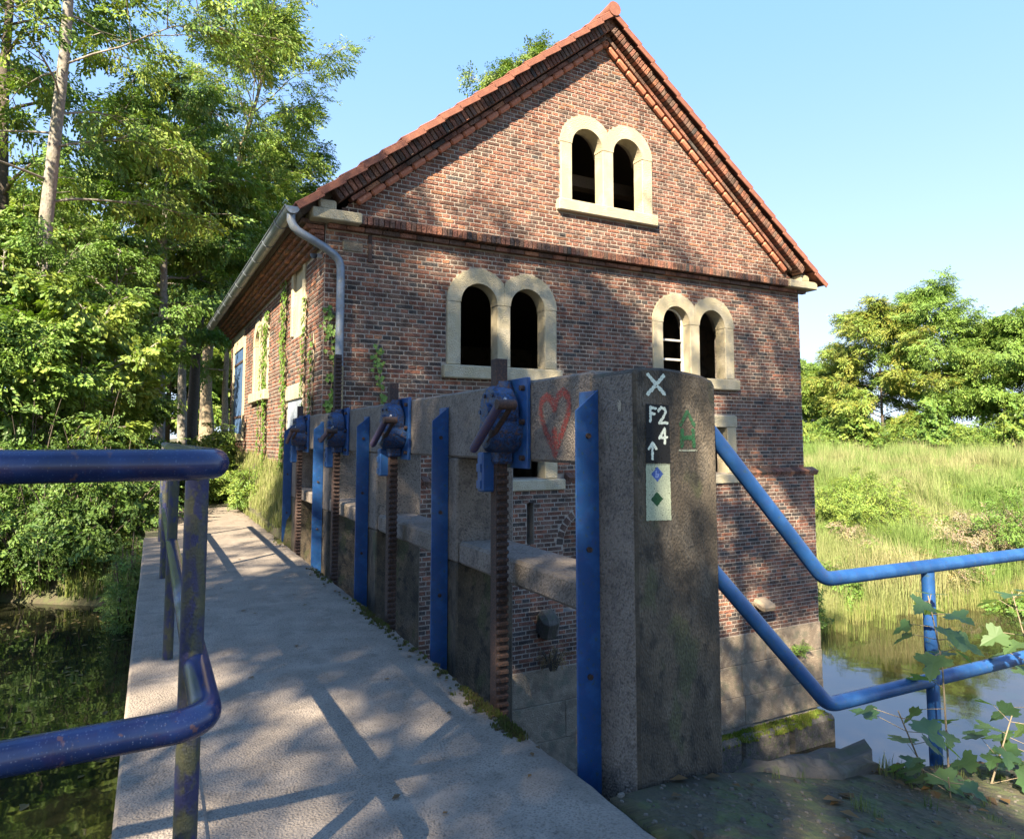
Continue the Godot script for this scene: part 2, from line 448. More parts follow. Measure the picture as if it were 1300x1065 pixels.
# a shrub: stems that arch from the base out to an ellipsoid, leafy from a third of their length on
func shrub(called: String, label: String, at: Vector3, sd: int, size: Vector3, stems: int, per: int, a: Color, b: Color, kind := 0, sc := 1.0, group := "", category := "shrub", arch := 0.25) -> Node3D:
	var t := thing(called, label, category, at, 0.0, group)
	var r := RandomNumberGenerator.new()
	r.seed = sd
	var g := Geo.new()
	g.col = Color(1, 1, 1)
	var sp := Sprays.new()
	for i in stems:
		var az := i * 2.39996 + r.randf_range(-0.5, 0.5)
		var out := sqrt(r.randf()) * 1.0
		var top := Vector3(cos(az) * out * size.x, size.y * sqrt(maxf(0.06, 1.0 - out * out * 0.92)) * r.randf_range(0.72, 1.12), sin(az) * out * size.z)
		var b0 := Vector3(cos(az) * 0.2 * size.x * out, -0.15, sin(az) * 0.2 * size.z * out)
		var m := b0.lerp(top, 0.5) + Vector3(0, arch * size.y, 0)
		var pts := []
		var rr := []
		for j in 6:
			var f := j / 5.0
			pts.append(b0.lerp(m, f).lerp(m.lerp(top, f), f))
			rr.append(lerpf(0.016, 0.004, f))
		g.tube(pts, rr, 4, false)
		for j in per:
			var f := lerpf(0.22, 1.0, r.randf())
			var q := f * 5.0
			var k := mini(int(q), 4)
			var p0: Vector3 = pts[k]
			var p1: Vector3 = pts[k + 1]
			var c := p0.lerp(p1, q - k)
			var d := (p1 - p0).normalized() * 0.4 + Vector3(cos(az + r.randf_range(-1.6, 1.6)), 0.1, sin(az + r.randf_range(-1.6, 1.6)))
			c += Vector3(r.randfn(0, 0.13) * size.x, r.randfn(0, 0.08) * size.y, r.randfn(0, 0.13) * size.z)
			sp.add(twig_basis(d.normalized(), r, sc * r.randf_range(0.65, 1.2)), c, tint(a, b, r))
	put(g, "stems", M.bark_dark, t)
	put_sprays(sp, sprays[kind], M.leaf, "foliage", t)
	return t

func tuft_mesh(sd: int, blades: int, h: float, w: float, spread: float) -> ArrayMesh:
	var r := RandomNumberGenerator.new()
	r.seed = sd
	var g := Geo.new()
	for i in blades:
		var az := r.randf() * TAU
		var b := Vector3(r.randf_range(-1, 1), 0, r.randf_range(-1, 1)) * spread * 0.35
		var d := Vector3(cos(az), 0, sin(az))
		var s := Vector3(-sin(az), 0, cos(az)) * w * 0.5
		var hh := h * r.randf_range(0.55, 1.15)
		var bend := r.randf_range(0.1, 0.6) * hh * 0.6
		var m := b + Vector3(0, hh * 0.6, 0) + d * bend * 0.35
		var tp := b + Vector3(0, hh, 0) + d * bend
		var k := r.randf_range(0.75, 1.25)
		g.col = Color(k, k, k * 0.95)
		g.tri(b - s, b + s, m + s * 0.8)
		g.tri(b - s, m + s * 0.8, m - s * 0.8)
		g.tri(m - s * 0.8, m + s * 0.8, tp)
	return g.mesh()

# ------------------------------------------------------------------ the mill
const COURSE := 0.0615
const MILL_W := 8.6
const MILL_L := 9.6
const RIDGE_X := 4.3
const RIDGE_Y := 7.9
const PITCH := 0.815

var brick_noise := FastNoiseLite.new()

func brick_color(u: float, v: float, r: RandomNumberGenerator, red: float) -> Color:
	var p := brick_noise.get_noise_2d(u * 55.0, v * 90.0) * 0.5 + red
	var x := r.randf()
	var c: Color
	if x < 0.09 - p * 0.11:
		c = Color(0.062, 0.052, 0.048)
	elif x < 0.34 - p * 0.28:
		c = Color(0.122, 0.076, 0.058)
	elif x < 0.58 - p * 0.3:
		c = Color(0.150, 0.084, 0.062)
	elif x < 0.82:
		c = Color(0.186, 0.083, 0.056)
	elif x < 0.96 - p * 0.08:
		c = Color(0.222, 0.093, 0.058)
	else:
		c = Color(0.275, 0.125, 0.07)
	var k := r.randf_range(0.95, 1.35)
	return Color(c.r * k, c.g * k, c.b * k * 0.95)

# one brick: its face stands a few millimetres proud of the joint, with worn arrises
func brick(g: Geo, F: Transform3D, u0: float, u1: float, v0: float, v1: float, out: float, r: RandomNumberGenerator, back := -0.002) -> void:
	var b := 0.0035
	var j := 0.0022
	var o := out + r.randf_range(-0.003, 0.004)
	var lo := [F * Vector3(u0, v0, back), F * Vector3(u1, v0, back), F * Vector3(u1, v1, back), F * Vector3(u0, v1, back)]
	var hi := [F * Vector3(u0 + b + r.randf() * j, v0 + b + r.randf() * j, o), F * Vector3(u1 - b - r.randf() * j, v0 + b + r.randf() * j, o), F * Vector3(u1 - b - r.randf() * j, v1 - b - r.randf() * j, o), F * Vector3(u0 + b + r.randf() * j, v1 - b - r.randf() * j, o)]
	g.quad(hi[0], hi[1], hi[2], hi[3])
	for i in 4:
		var n := (i + 1) % 4
		g.quad(lo[i], lo[n], hi[n], hi[i])

# rows of stretchers and headers in turn; lim(v) gives [from, to], holes(v) the spans to leave free
func brickwork(g: Geo, F: Transform3D, v0: float, v1: float, lim: Callable, holes: Callable, r: RandomNumberGenerator, red: Callable, singles: Array, pick: Rect2) -> void:
	var rows := int((v1 - v0) / COURSE + 0.01)
	for k in rows:
		var va := v0 + k * COURSE
		var vm := va + COURSE * 0.5
		var l: Array = lim.call(vm)
		var hs: Array = holes.call(vm)
		var wide := k % 2 == 0
		var step := 0.235 if wide else 0.1175
		var u: float = -12.0 * 0.94 + (0.0 if k % 4 == 0 else 0.1175 if wide else 0.0588)
		while u < l[1]:
			var spans := [[u, u + step]]
			u += step
			if spans[0][1] < l[0]:
				continue
			for h in hs:
				var nx := []
				for s in spans:
					if s[1] <= h[0] or s[0] >= h[1]:
						nx.append(s)
					else:
						if s[0] < h[0]: nx.append([s[0], h[0]])
						if s[1] > h[1]: nx.append([h[1], s[1]])
				spans = nx
			for s in spans:
				var a := maxf(s[0], l[0]) + 0.0062
				var b := minf(s[1], l[1]) - 0.0062
				if b - a < 0.022:
					continue
				var dv := r.randf_range(-0.0015, 0.0015)
				var col := brick_color((a + b) * 0.5, vm, r, red.call((a + b) * 0.5, vm))
				if singles.size() < 300 and pick.has_point(Vector2(a, va)):
					singles.append([F, a, b, va + 0.0064 + dv, va + COURSE - 0.0064 + dv, col])
					continue
				g.col = col
				brick(g, F, a, b, va + 0.0064 + dv, va + COURSE - 0.0064 + dv, 0.007, r)

const HALF := 0.385   # half the distance between the two lights of a window
const RI := 0.28
const RO := 0.49

func window_spans(w: Array, v: float) -> Array:
	# w: centre, sill top, springing
	var out := []
	if v > w[1] - 0.185 and v < w[1]:
		out.append([w[0] - 0.94, w[0] + 0.94])
	elif v >= w[1] and v <= w[2]:
		out.append([w[0] - 0.875, w[0] + 0.875])
	elif v > w[2] and v < w[2] + RO:
		var x := sqrt(RO * RO - (v - w[2]) * (v - w[2]))
		out.append([w[0] - HALF - x, w[0] - HALF + x])
		out.append([w[0] + HALF - x, w[0] + HALF + x])
	return out

# a pair of round-headed lights in a sandstone surround
func twin_window(mill: Node3D, F: Transform3D, w: Array, label := "", bars := false, boarded := false) -> void:
	var win := Node3D.new()
	win.name = "window"
	mill.add_child(win, true)
	if label: win.set_meta("label", label)
	var fz := 0.028
	var bz := -0.2
	var y0: float = w[1]
	var ys: float = w[2]
	for e in [[-0.875, -HALF - RI, "jamb"], [-HALF + RI, HALF - RI, "mullion"], [HALF + RI, 0.875, "jamb"]]:
		var g := Geo.new()
		g.box(F * Transform3D(Basis(), Vector3(w[0] + (e[0] + e[1]) * 0.5, (y0 + ys) * 0.5 + 0.001, (fz + bz) * 0.5)), Vector3(e[1] - e[0] - 0.004, ys - y0 - 0.006, fz - bz), 0.012)
		put(g, e[2], M.stone, win)
	for s in [-1.0, 1.0]:
		var g := Geo.new()
		var n := 22
		for k in n:
			var q := []
			for a in [PI * k / n, PI * (k + 1) / n]:
				var ip := Vector2(cos(a), sin(a)) * RI
				var op := Vector2(cos(a), sin(a)) * RO
				if s < 0: op.x = minf(op.x, HALF - 0.002)
				else: op.x = maxf(op.x, -HALF + 0.002)
				q.append([ip, op])
			var P3 := func(p: Vector2, z: float) -> Vector3: return F * Vector3(w[0] + s * HALF + p.x, ys + p.y, z)
			var i0: Vector2 = q[0][0]
			var o0: Vector2 = q[0][1]
			var i1: Vector2 = q[1][0]
			var o1: Vector2 = q[1][1]
			g.quad(P3.call(i0, fz), P3.call(o0, fz), P3.call(o1, fz), P3.call(i1, fz))
			g.quad(P3.call(i0, bz), P3.call(i0, fz), P3.call(i1, fz), P3.call(i1, bz))
			g.quad(P3.call(o0, fz), P3.call(o0, bz), P3.call(o1, bz), P3.call(o1, fz))
			g.quad(P3.call(i1, bz), P3.call(o1, bz), P3.call(o0, bz), P3.call(i0, bz))
		put(g, "arch_stone", M.stone, win)
	var g2 := Geo.new()
	g2.box(F * Transform3D(Basis(), Vector3(w[0], y0 - 0.0925, -0.06)), Vector3(1.88, 0.181, 0.30), 0.015)
	put(g2, "sill", M.stone, win)
	if bars:
		var fr := Geo.new()
		var cx: float = w[0] - HALF
		for yy in [y0 + 0.3, y0 + 0.62]:
			fr.box(F * Transform3D(Basis(), Vector3(cx, yy, -0.15)), Vector3(RI * 2.0, 0.035, 0.035), 0.005)
		fr.box(F * Transform3D(Basis(), Vector3(cx + RI - 0.022, (y0 + ys) * 0.5, -0.152)), Vector3(0.04, ys - y0, 0.04), 0.005)
		fr.box(F * Transform3D(Basis(), Vector3(cx - RI + 0.022, (y0 + ys) * 0.5, -0.152)), Vector3(0.04, ys - y0, 0.04), 0.005)
		var arc := []
		var rr := []
		for k in 13:
			arc.append(F * Vector3(cx + cos(PI * k / 12.0) * (RI - 0.02), ys + sin(PI * k / 12.0) * (RI - 0.02), -0.152))
			rr.append(0.02)
		fr.tube(arc, rr, 6)
		put(fr, "window_frame", M.white_wood, win)
	if boarded:
		for s in [-1.0, 1.0]:
			var pb := Geo.new()
			pb.box(F * Transform3D(Basis(), Vector3(w[0] + s * HALF, (y0 + ys) * 0.5 + 0.13, -0.17)), Vector3(RI * 2.0, ys - y0 + 0.26, 0.03))
			put(pb, "board", M.stone, win)

func hole_box(parent: Node, c: Vector3, s: Vector3) -> void:
	var b := CSGBox3D.new()
	b.operation = CSGShape3D.OPERATION_SUBTRACTION
	b.size = s
	b.position = c
	b.material = M.mortar
	parent.add_child(b)

func hole_arch(parent: Node, c: Vector3, rad: float, depth: float, about: Vector3) -> void:
	var b := CSGCylinder3D.new()
	b.operation = CSGShape3D.OPERATION_SUBTRACTION
	b.radius = rad
	b.height = depth
	b.sides = 24
	b.position = c
	b.basis = rot(about, PI / 2)
	b.material = M.mortar
	parent.add_child(b)

func build_mill() -> void:
	var mill := thing("brick_mill", "old red brick water mill with stepped gable cornice and sandstone twin windows", "building", Vector3(1.839, 0, -8.9), deg_to_rad(1.3))
	var r := RandomNumberGenerator.new()
	r.seed = 77
	brick_noise.seed = 5
	brick_noise.frequency = 0.01
	brick_noise.fractal_octaves = 3
	var front := Transform3D(Basis(), Vector3.ZERO)
	var base_f := Transform3D(Basis(), Vector3(0, 0, 0.12))
	var left := Transform3D(Basis(Vector3(0, 0, 1), Vector3(0, 1, 0), Vector3(-1, 0, 0)), Vector3.ZERO)
	var right := Transform3D(Basis(Vector3(0, 0, -1), Vector3(0, 1, 0), Vector3(1, 0, 0)), Vector3(MILL_W, 0, 0))
	var wins := [[2.53, 2.23, 3.107], [6.075, 2.23, 3.107], [4.36, 4.82, 5.72]]
	var lwins := [[-4.9, 2.1, 3.02]]
	# walls behind the bricks, with real openings
	var fw := CSGPolygon3D.new()
	fw.polygon = PackedVector2Array([Vector2(0, 0.6), Vector2(MILL_W, 0.6), Vector2(MILL_W, 3.98), Vector2(RIDGE_X, 7.5), Vector2(0, 3.98)])
	fw.depth = 0.36
	fw.material = M.mortar
	fw.name = "front_wall"
	mill.add_child(fw)
	for w in wins:
		hole_box(fw, Vector3(w[0], (w[1] + w[2]) * 0.5, -0.18), Vector3(1.6, w[2] - w[1], 0.8))
		for s in [-1.0, 1.0]:
			hole_arch(fw, Vector3(w[0] + s * HALF, w[2], -0.18), 0.37, 0.8, Vector3.RIGHT)
	for cx in [2.53, 6.075]:
		hole_box(fw, Vector3(cx, 1.05, -0.18), Vector3(1.6, 0.76, 0.8))
	var bw := CSGBox3D.new()
	bw.size = Vector3(MILL_W + 0.11, 2.56, 0.48)
	bw.position = Vector3(MILL_W * 0.5 + 0.055, -0.68, -0.12)
	bw.material = M.mortar
	bw.name = "lower_wall"
	mill.add_child(bw)
	hole_box(bw, Vector3(2.895 - bw.position.x, 0.05 + 0.68, 0.0), Vector3(0.11, 0.6, 0.9))
	hole_box(bw, Vector3(3.86 - bw.position.x, -0.75 + 0.68, 0.2), Vector3(0.86, 0.95, 0.36))
	hole_arch(bw, Vector3(3.86 - bw.position.x, -0.28 + 0.68, 0.2), 0.43, 0.36, Vector3.RIGHT)
	var lw := CSGBox3D.new()
	lw.size = Vector3(0.36, 8.45, MILL_L - 0.36)
	lw.position = Vector3(0.18, -0.375, -0.36 - (MILL_L - 0.36) * 0.5)
	lw.material = M.mortar
	lw.name = "side_wall"
	mill.add_child(lw)
	hole_box(lw, Vector3(0, 2.56 + 0.375, -4.9 - lw.position.z), Vector3(0.8, 0.92, 1.6))
	for s in [-1.0, 1.0]:
		hole_arch(lw, Vector3(0, 3.02 + 0.375, -4.9 + s * HALF - lw.position.z), 0.37, 0.8, Vector3.BACK)
	hole_box(lw, Vector3(-0.12, 2.3 + 0.375, -8.0 - lw.position.z), Vector3(0.25, 1.86, 1.5))
	hole_box(lw, Vector3(-0.12, 3.35 + 0.375, -1.53 - lw.position.z), Vector3(0.2, 1.2, 0.8))
	hole_box(lw, Vector3(-0.12, 1.2 + 0.375, -1.7 - lw.position.z), Vector3(0.2, 1.3, 1.0))
	var g := Geo.new()
	g.bx(Vector3(MILL_W - 0.36, -4.5, -0.36), Vector3(MILL_W, 3.98, -MILL_L))
	put(g, "side_wall", M.mortar, mill)
	g = Geo.new()
	g.bx(Vector3(0.36, -4.5, -MILL_L), Vector3(MILL_W - 0.36, 3.9, -MILL_L + 0.36))
	for s in [-1.0, 1.0]:
		pass
	g.tri(Vector3(MILL_W, 3.9, -MILL_L + 0.05), Vector3(0, 3.9, -MILL_L + 0.05), Vector3(RIDGE_X, 7.45, -MILL_L + 0.05))
	put(g, "rear_wall", M.mortar, mill)
	g = Geo.new()
	g.bx(Vector3(0.365, 1.55, -0.365), Vector3(MILL_W - 0.365, 1.75, -MILL_L + 0.365))
	g.bx(Vector3(0.365, 3.85, -0.365), Vector3(MILL_W - 0.365, 4.0, -MILL_L + 0.365))
	put(g, "floor", M.timber, mill)
	for k in 3:
		g = Geo.new()
		g.bx(Vector3(1.9, 5.55, -1.3 - k * 2.0), Vector3(MILL_W - 1.9, 5.75, -1.1 - k * 2.0))
		put(g, "beam", M.timber, mill)

	# bricks
	var all := Geo.new()
	var singles := []
	var none := Rect2(0, 0, 0, 0)
	var front_holes := func(v: float) -> Array:
		var o := []
		for w in wins: o.append_array(window_spans(w, v))
		for cx in [2.53, 6.075]:
			if v < 1.62: o.append([cx - 0.875, cx + 0.875])
		return o
	brickwork(all, front, 0.7225, 3.86, func(_v: float) -> Array: return [0.0, MILL_W], front_holes, r, func(u: float, v: float) -> float: return clampf((v - 3.2) * 0.9, -0.35, 0.5) + clampf((u - 6.0) * 0.12, 0.0, 0.25), singles, Rect2(0.28, 1.6, 1.36, 2.3))
	brickwork(all, front, 4.065, 7.4, func(v: float) -> Array: return [maxf(0.0, RIDGE_X - (7.40 - v) / 0.79), minf(MILL_W, RIDGE_X + (7.40 - v) / 0.79)], front_holes, r, func(_u: float, _v: float) -> float: return 0.75, singles, none)
	var base_holes := func(v: float) -> Array:
		var o := []
		if v > -0.25 and v < 0.35: o.append([2.84, 2.95])
		if v > -1.22 and v < -0.28: o.append([3.43, 4.29])
		elif v >= -0.28 and v < 0.27:
			var x := sqrt(maxf(0.0, 0.55 * 0.55 - (v + 0.28) * (v + 0.28)))
			o.append([3.86 - x, 3.86 + x])
		for cx in [2.53, 6.075]:
			if v > 0.5: o.append([cx - 0.94, cx + 0.94])
		return o
	brickwork(all, base_f, -1.95, 0.51 + COURSE * 2.0, func(_v: float) -> Array: return [0.0, MILL_W + 0.11], base_holes, r, func(_u: float, v: float) -> float: return -0.25 + v * 0.1, singles, none)
	brickwork(all, Transform3D(Basis(), Vector3(0, 0, -0.098)), -1.22, 0.14, func(v: float) -> Array:
		var x := 0.425 if v < -0.28 else sqrt(maxf(0.0, 0.425 * 0.425 - (v + 0.28) * (v + 0.28)))
		return [3.86 - x, 3.86 + x], func(_v: float) -> Array: return [], r, func(_u: float, _v: float) -> float: return -0.2, singles, none)
	var left_holes := func(v: float) -> Array:
		var o := []
		for w in lwins: o.append_array(window_spans(w, v))
		if v > 1.25 and v < 3.45: o.append([-9.0, -7.0])
		if v > 2.7 and v < 4.0: o.append([-2.0, -1.06])
		if v < 2.02 and v > 0.5: o.append([-2.3, -1.1])
		return o
	brickwork(all, left, 0.3, 3.66, func(_v: float) -> Array: return [-MILL_L, -0.0], left_holes, r, func(_u: float, v: float) -> float: return 0.1 + clampf((v - 3.3), -0.2, 0.3), singles, none)
	brickwork(all, right, -1.95, 3.86, func(_v: float) -> Array: return [0.0, 3.0], func(_v: float) -> Array: return [], r, func(_u: float, _v: float) -> float: return 0.1, singles, none)
	# voussoirs of the arched recess
	for k in 15:
		var a := PI * (k + 0.5) / 15.0
		all.col = brick_color(k * 3.0, 2.0, r, 0.3)
		brick(all, Transform3D(rot(Vector3.BACK, a - PI / 2), Vector3(3.86, -0.28, 0.12)), -0.044, 0.044, 0.435, 0.545, 0.006, r, -0.12)
	# side cornice: oversailing courses under the gutter
	for k in 5:
		var y := 3.66 + k * COURSE
		var u := -MILL_L
		while u < 0.0:
			all.col = brick_color(u, y, r, 0.6)
			all.box(left * Transform3D(Basis(), Vector3(u + 0.0575, y + 0.0285, 0.02 + 0.028 * (k + 1))), Vector3(0.107, 0.052, 0.056 * (k + 1)), 0.003)
			u += 0.1175
	# brick-on-edge string course, with one oversailing course under it
	var u2 := 0.42
	while u2 < 8.14:
		all.col = brick_color(u2, 4.0, r, 0.55)
		all.box(Transform3D(Basis(), Vector3(u2 + 0.036, 4.002, 0.085)), Vector3(0.062, 0.113, 0.175 + r.randf_range(-0.006, 0.006)), 0.005)
		u2 += 0.0735
	u2 = 0.02
	while u2 < 8.5:
		all.col = brick_color(u2, 3.9, r, 0.2)
		all.box(Transform3D(Basis(), Vector3(u2 + 0.112, 3.9, 0.04)), Vector3(0.224, 0.056, 0.09), 0.003)
		u2 += 0.235
	# raking cornice
	var ca := cos(atan(PITCH))
	var sa := sin(atan(PITCH))
	var slope := (RIDGE_X + 0.42) / ca
	for s in [-1.0, 1.0]:
		var bs := Basis(Vector3(s * ca, -sa, 0), Vector3(s * sa, ca, 0), Vector3(0, 0, s))
		var d := 0.1
		while d < slope - 0.55:
			all.col = brick_color(d, s * 4.0, r, 0.35)
			all.box(Transform3D(bs, Vector3(RIDGE_X, RIDGE_Y, 0.11) + bs * Vector3(d, -0.165, 0)), Vector3(0.061, 0.15, 0.225 + r.randf_range(-0.006, 0.006)), 0.005)
			d += 0.0735
		d = 0.12
		while d < slope - 0.6:
			all.col = brick_color(d, s * 5.0, r, 0.5)
			all.box(Transform3D(bs, Vector3(RIDGE_X, RIDGE_Y, 0.06) + bs * Vector3(d, -0.288, 0)), Vector3(0.224, 0.055, 0.12), 0.003)
			d += 0.235
		var k := 0
		d = 0.24
		while d < slope - 0.75:
			var mb := Geo.new()
			mb.box(Transform3D(bs, Vector3(RIDGE_X, RIDGE_Y, 0.05) + bs * Vector3(d, -0.358, 0)), Vector3(0.226, 0.084, 0.1), 0.03)
			put(mb, "moulded_brick", M.moulded, mill)
			d += 0.2375
			k += 1
	var bo := put(all, "brickwork", M.brick, mill)
	bo.set_meta("kind", "stuff")
	for s in singles:
		var one := Geo.new()
		one.col = s[5]
		var F: Transform3D = s[0]
		var c := Vector3((s[1] + s[2]) * 0.5, (s[3] + s[4]) * 0.5, 0)
		brick(one, Transform3D(), s[1] - c.x, s[2] - c.x, s[3] - c.y, s[4] - c.y, 0.007, r)
		var o := put(one, "brick", M.brick, mill)
		o.transform = F * Transform3D(Basis(), c)
	# the weathered offset where the lower wall steps out
	g = Geo.new()
	var uu := 0.0
	while uu < MILL_W + 0.1:
		if not ((uu > 1.45 and uu < 3.5) or (uu > 5.0 and uu < 7.05)):
			g.col = brick_color(uu, 0.6, r, 0.1)
			var q := Transform3D(rot(Vector3.RIGHT, 0.45), Vector3(uu + 0.0575, 0.668, 0.066))
			g.box(q, Vector3(0.107, 0.085, 0.15), 0.004)
		uu += 0.1175
	put(g, "offset_course", M.brick, mill).set_meta("kind", "stuff")
	# stone windows
	twin_window(mill, front, wins[0])
	twin_window(mill, front, wins[1], "twin window with a white timber frame left in one light", true)
	twin_window(mill, front, wins[2], "twin window high in the gable")
	twin_window(mill, left, lwins[0], "sunlit twin window on the side wall", false, true)
	for cx in [2.53, 6.075]:
		var lo := Node3D.new()
		lo.name = "cellar_window"
		mill.add_child(lo, true)
		for e in [[-0.875, -0.665], [-0.1, 0.1], [0.665, 0.875]]:
			g = Geo.new()
			g.bx(Vector3(cx + e[0], 0.66, -0.2), Vector3(cx + e[1], 1.42, 0.03), 0.01)
			put(g, "jamb" if absf(e[0]) > 0.2 else "mullion", M.stone, lo)
		g = Geo.new()
		g.bx(Vector3(cx - 0.93, 0.505, -0.2), Vector3(cx + 0.93, 0.656, 0.16), 0.012)
		put(g, "sill", M.stone, lo)
		g = Geo.new()
		g.bx(Vector3(cx - 0.9, 1.425, -0.2), Vector3(cx + 0.9, 1.62, 0.03), 0.012)
		put(g, "lintel", M.stone, lo)
	# kneeler stones at the gable's feet
	g = Geo.new()
	g.bx(Vector3(-0.21, 3.935, -0.3), Vector3(0.415, 4.07, 0.215), 0.012)
	put(g, "kneeler_stone", M.stone, mill)
	g = Geo.new()
	g.bx(Vector3(8.155, 3.935, -0.3), Vector3(8.86, 4.07, 0.215), 0.012)
	put(g, "kneeler_stone", M.stone, mill)
	for e in [[-0.12, 0.1], [8.5, 8.72]]:
		g = Geo.new()
		g.bx(Vector3(e[0], 4.072, -0.3), Vector3(e[1], 4.2, 0.16), 0.02)
		put(g, "kneeler_stone", M.stone, mill)
	# the stone plinth in the water: rough blocks
	g = Geo.new()
	g.bx(Vector3(0.0, -4.6, -0.36), Vector3(MILL_W + 0.02, -1.96, 0.1))
	put(g, "plinth_core", M.mortar, mill)
	var ys := [-2.42, -2.92, -3.38]
	for k in 3:
		var x := -0.02 + 0.0
		while x < MILL_W + 0.1:
			var w := r.randf_range(1.3, 2.6)
			var e := minf(x + w, MILL_W + 0.14)
			if MILL_W + 0.14 - e < 0.3: e = MILL_W + 0.14
			g = Geo.new()
			var top: float = -1.955 if k == 0 else ys[k - 1]
			g.bx(Vector3(x + 0.002, ys[k] + 0.0025, -0.05), Vector3(e - 0.002, top - 0.0025, 0.13 + 0.008 * k + r.randf_range(-0.004, 0.004)), 0.006)
			put(g, "plinth_stone", M.concrete_pale, mill)
			x = e
	g = Geo.new()
	for k in 8:
		var w := (MILL_W + 0.2) / 8.0
		g.bx(Vector3(k * w + 0.004, -4.4, 0.0), Vector3((k + 1) * w - 0.004, -3.47 + r.randf_range(-0.03, 0.03), 0.36 + r.randf_range(-0.03, 0.03)), 0.06)
	put(g, "footing", M.rock, mill)
	# roof
	for s in [-1.0, 1.0]:
		var bs := Basis(Vector3(s * ca, -sa, 0), Vector3(s * sa, ca, 0), Vector3(0, 0, s))
		g = Geo.new()
		var zc := (0.10 - 9.85) * 0.5
		g.box(Transform3D(bs, Vector3(RIDGE_X, RIDGE_Y, zc) + bs * Vector3(slope * 0.5 - 0.03, -0.1, 0)), Vector3(slope - 0.04, 0.07, 9.9))
		put(g, "roof_deck", M.timber, mill)
		var rf := Geo.new()
		for k in 18:
			var dd := (k + 0.5) * slope / 18.0
			rf.box(Transform3D(bs * rot(Vector3.BACK, -0.0 + 0.05), Vector3(RIDGE_X, RIDGE_Y, zc - 0.08) + bs * Vector3(dd, -0.035, 0)), Vector3(slope / 18.0 + 0.05, 0.022, 9.75), 0.005)
		put(rf, "roof_tiles", M.tile, mill).set_meta("kind", "stuff")
		for k in 18:
			var dd := (k + 0.5) * slope / 18.0
			var vt := Geo.new()
			var tb := Transform3D(bs * rot(Vector3.BACK, 0.075), Vector3(RIDGE_X, RIDGE_Y, 0.17) + bs * Vector3(dd, -0.02 + r.randf_range(-0.004, 0.004), 0))
			vt.box(tb, Vector3(slope / 18.0 + 0.045, 0.024, 0.29), 0.006)
			vt.box(tb * Transform3D(Basis(), Vector3(0, -0.045, s * 0.135)), Vector3(slope / 18.0 + 0.03, 0.075, 0.024), 0.006)
			put(vt, "verge_tile", M.tile, mill)
	g = Geo.new()
	var zz := 0.33
	while zz > -9.7:
		g.tube([Vector3(RIDGE_X, RIDGE_Y - 0.02, zz), Vector3(RIDGE_X, RIDGE_Y - 0.03, zz - 0.4)], [0.115, 0.1], 14)
		zz -= 0.38
	put(g, "ridge_tiles", M.tile, mill)
	# gutter and downpipe
	g = Geo.new()
	var gx := -0.46
	var gy := 4.0
	var n := 12
	for k in n:
		var a0 := PI + PI * k / n
		var a1 := PI + PI * (k + 1) / n
		var p0 := Vector3(gx + cos(a0) * 0.085, gy + sin(a0) * 0.085, 0)
		var p1 := Vector3(gx + cos(a1) * 0.085, gy + sin(a1) * 0.085, 0)
		var zf := Vector3(0, 0, 0.3)
		var zb := Vector3(0, 0, -9.95)
		g.quad(p0 + zb, p0 + zf, p1 + zf, p1 + zb)
		g.quad(p1 * Vector3(1, 1, 1) + zb + Vector3(0, 0.004, 0), p1 + zf + Vector3(0, 0.004, 0), p0 + zf + Vector3(0, 0.004, 0), p0 + zb + Vector3(0, 0.004, 0))
		g.tri(Vector3(gx, gy, 0.3), p0 + zf, p1 + zf)
		g.tri(Vector3(gx, gy, -9.95), p1 + zb, p0 + zb)
	g.tube([Vector3(gx - 0.088, gy + 0.002, 0.3), Vector3(gx - 0.088, gy + 0.002, -9.95)], [0.011, 0.011], 8)
	put(g, "gutter", M.zinc, mill)
	for k in 10:
		g = Geo.new()
		var arc := []
		var rr := []
		for j in 11:
			arc.append(Vector3(gx + cos(PI + PI * j / 10.0) * 0.09, gy + sin(PI + PI * j / 10.0) * 0.09, -0.4 - k * 1.0))
			rr.append(0.007)
		g.tube(arc, rr, 5)
		put(g, "gutter_bracket", M.zinc, mill)
	g = Geo.new()
	var key := [Vector3(gx, 3.95, 0.2), Vector3(gx, 3.86, 0.2), Vector3(gx + 0.03, 3.79, 0.195), Vector3(gx + 0.09, 3.735, 0.185), Vector3(-0.05, 3.60, 0.13), Vector3(0.09, 3.52, 0.11), Vector3(0.15, 3.46, 0.10), Vector3(0.175, 3.38, 0.10), Vector3(0.18, 3.2, 0.10), Vector3(0.18, 2.1, 0.10)]
	var kr := []
	for i in key.size(): kr.append(0.052)
	g.tube(key, kr, 16)
	g.tube([Vector3(0.18, 2.86, 0.10), Vector3(0.18, 2.90, 0.10)], [0.056, 0.056], 16)
	put(g, "downpipe", M.zinc, mill)
	g = Geo.new()
	g.tube([Vector3(0.18, 2.12, 0.10), Vector3(0.18, 0.3, 0.10)], [0.057, 0.057], 16)
	put(g, "downpipe_foot", M.cast_pipe, mill)
	# side wall: blocked window, door and blue shutters
	g = Geo.new()
	for e in [[Vector3(-0.03, 2.73, -2.0), Vector3(0.1, 3.99, -1.86)], [Vector3(-0.03, 2.73, -1.2), Vector3(0.1, 3.99, -1.06)]]:
		g.bx(e[0], e[1], 0.01)
	g.bx(Vector3(0.02, 2.75, -1.855), Vector3(0.1, 3.99, -1.205))
	put(g, "blocked_window", M.stone, mill)
	g = Geo.new()
	g.bx(Vector3(-0.03, 1.79, -2.28), Vector3(0.1, 2.015, -1.12), 0.01)
	put(g, "door_lintel", M.stone, mill)
	g = Geo.new()
	g.bx(Vector3(0.0, 0.5, -2.18), Vector3(0.06, 1.785, -1.22))
	put(g, "door", M.grey_door, mill)
	g = Geo.new()
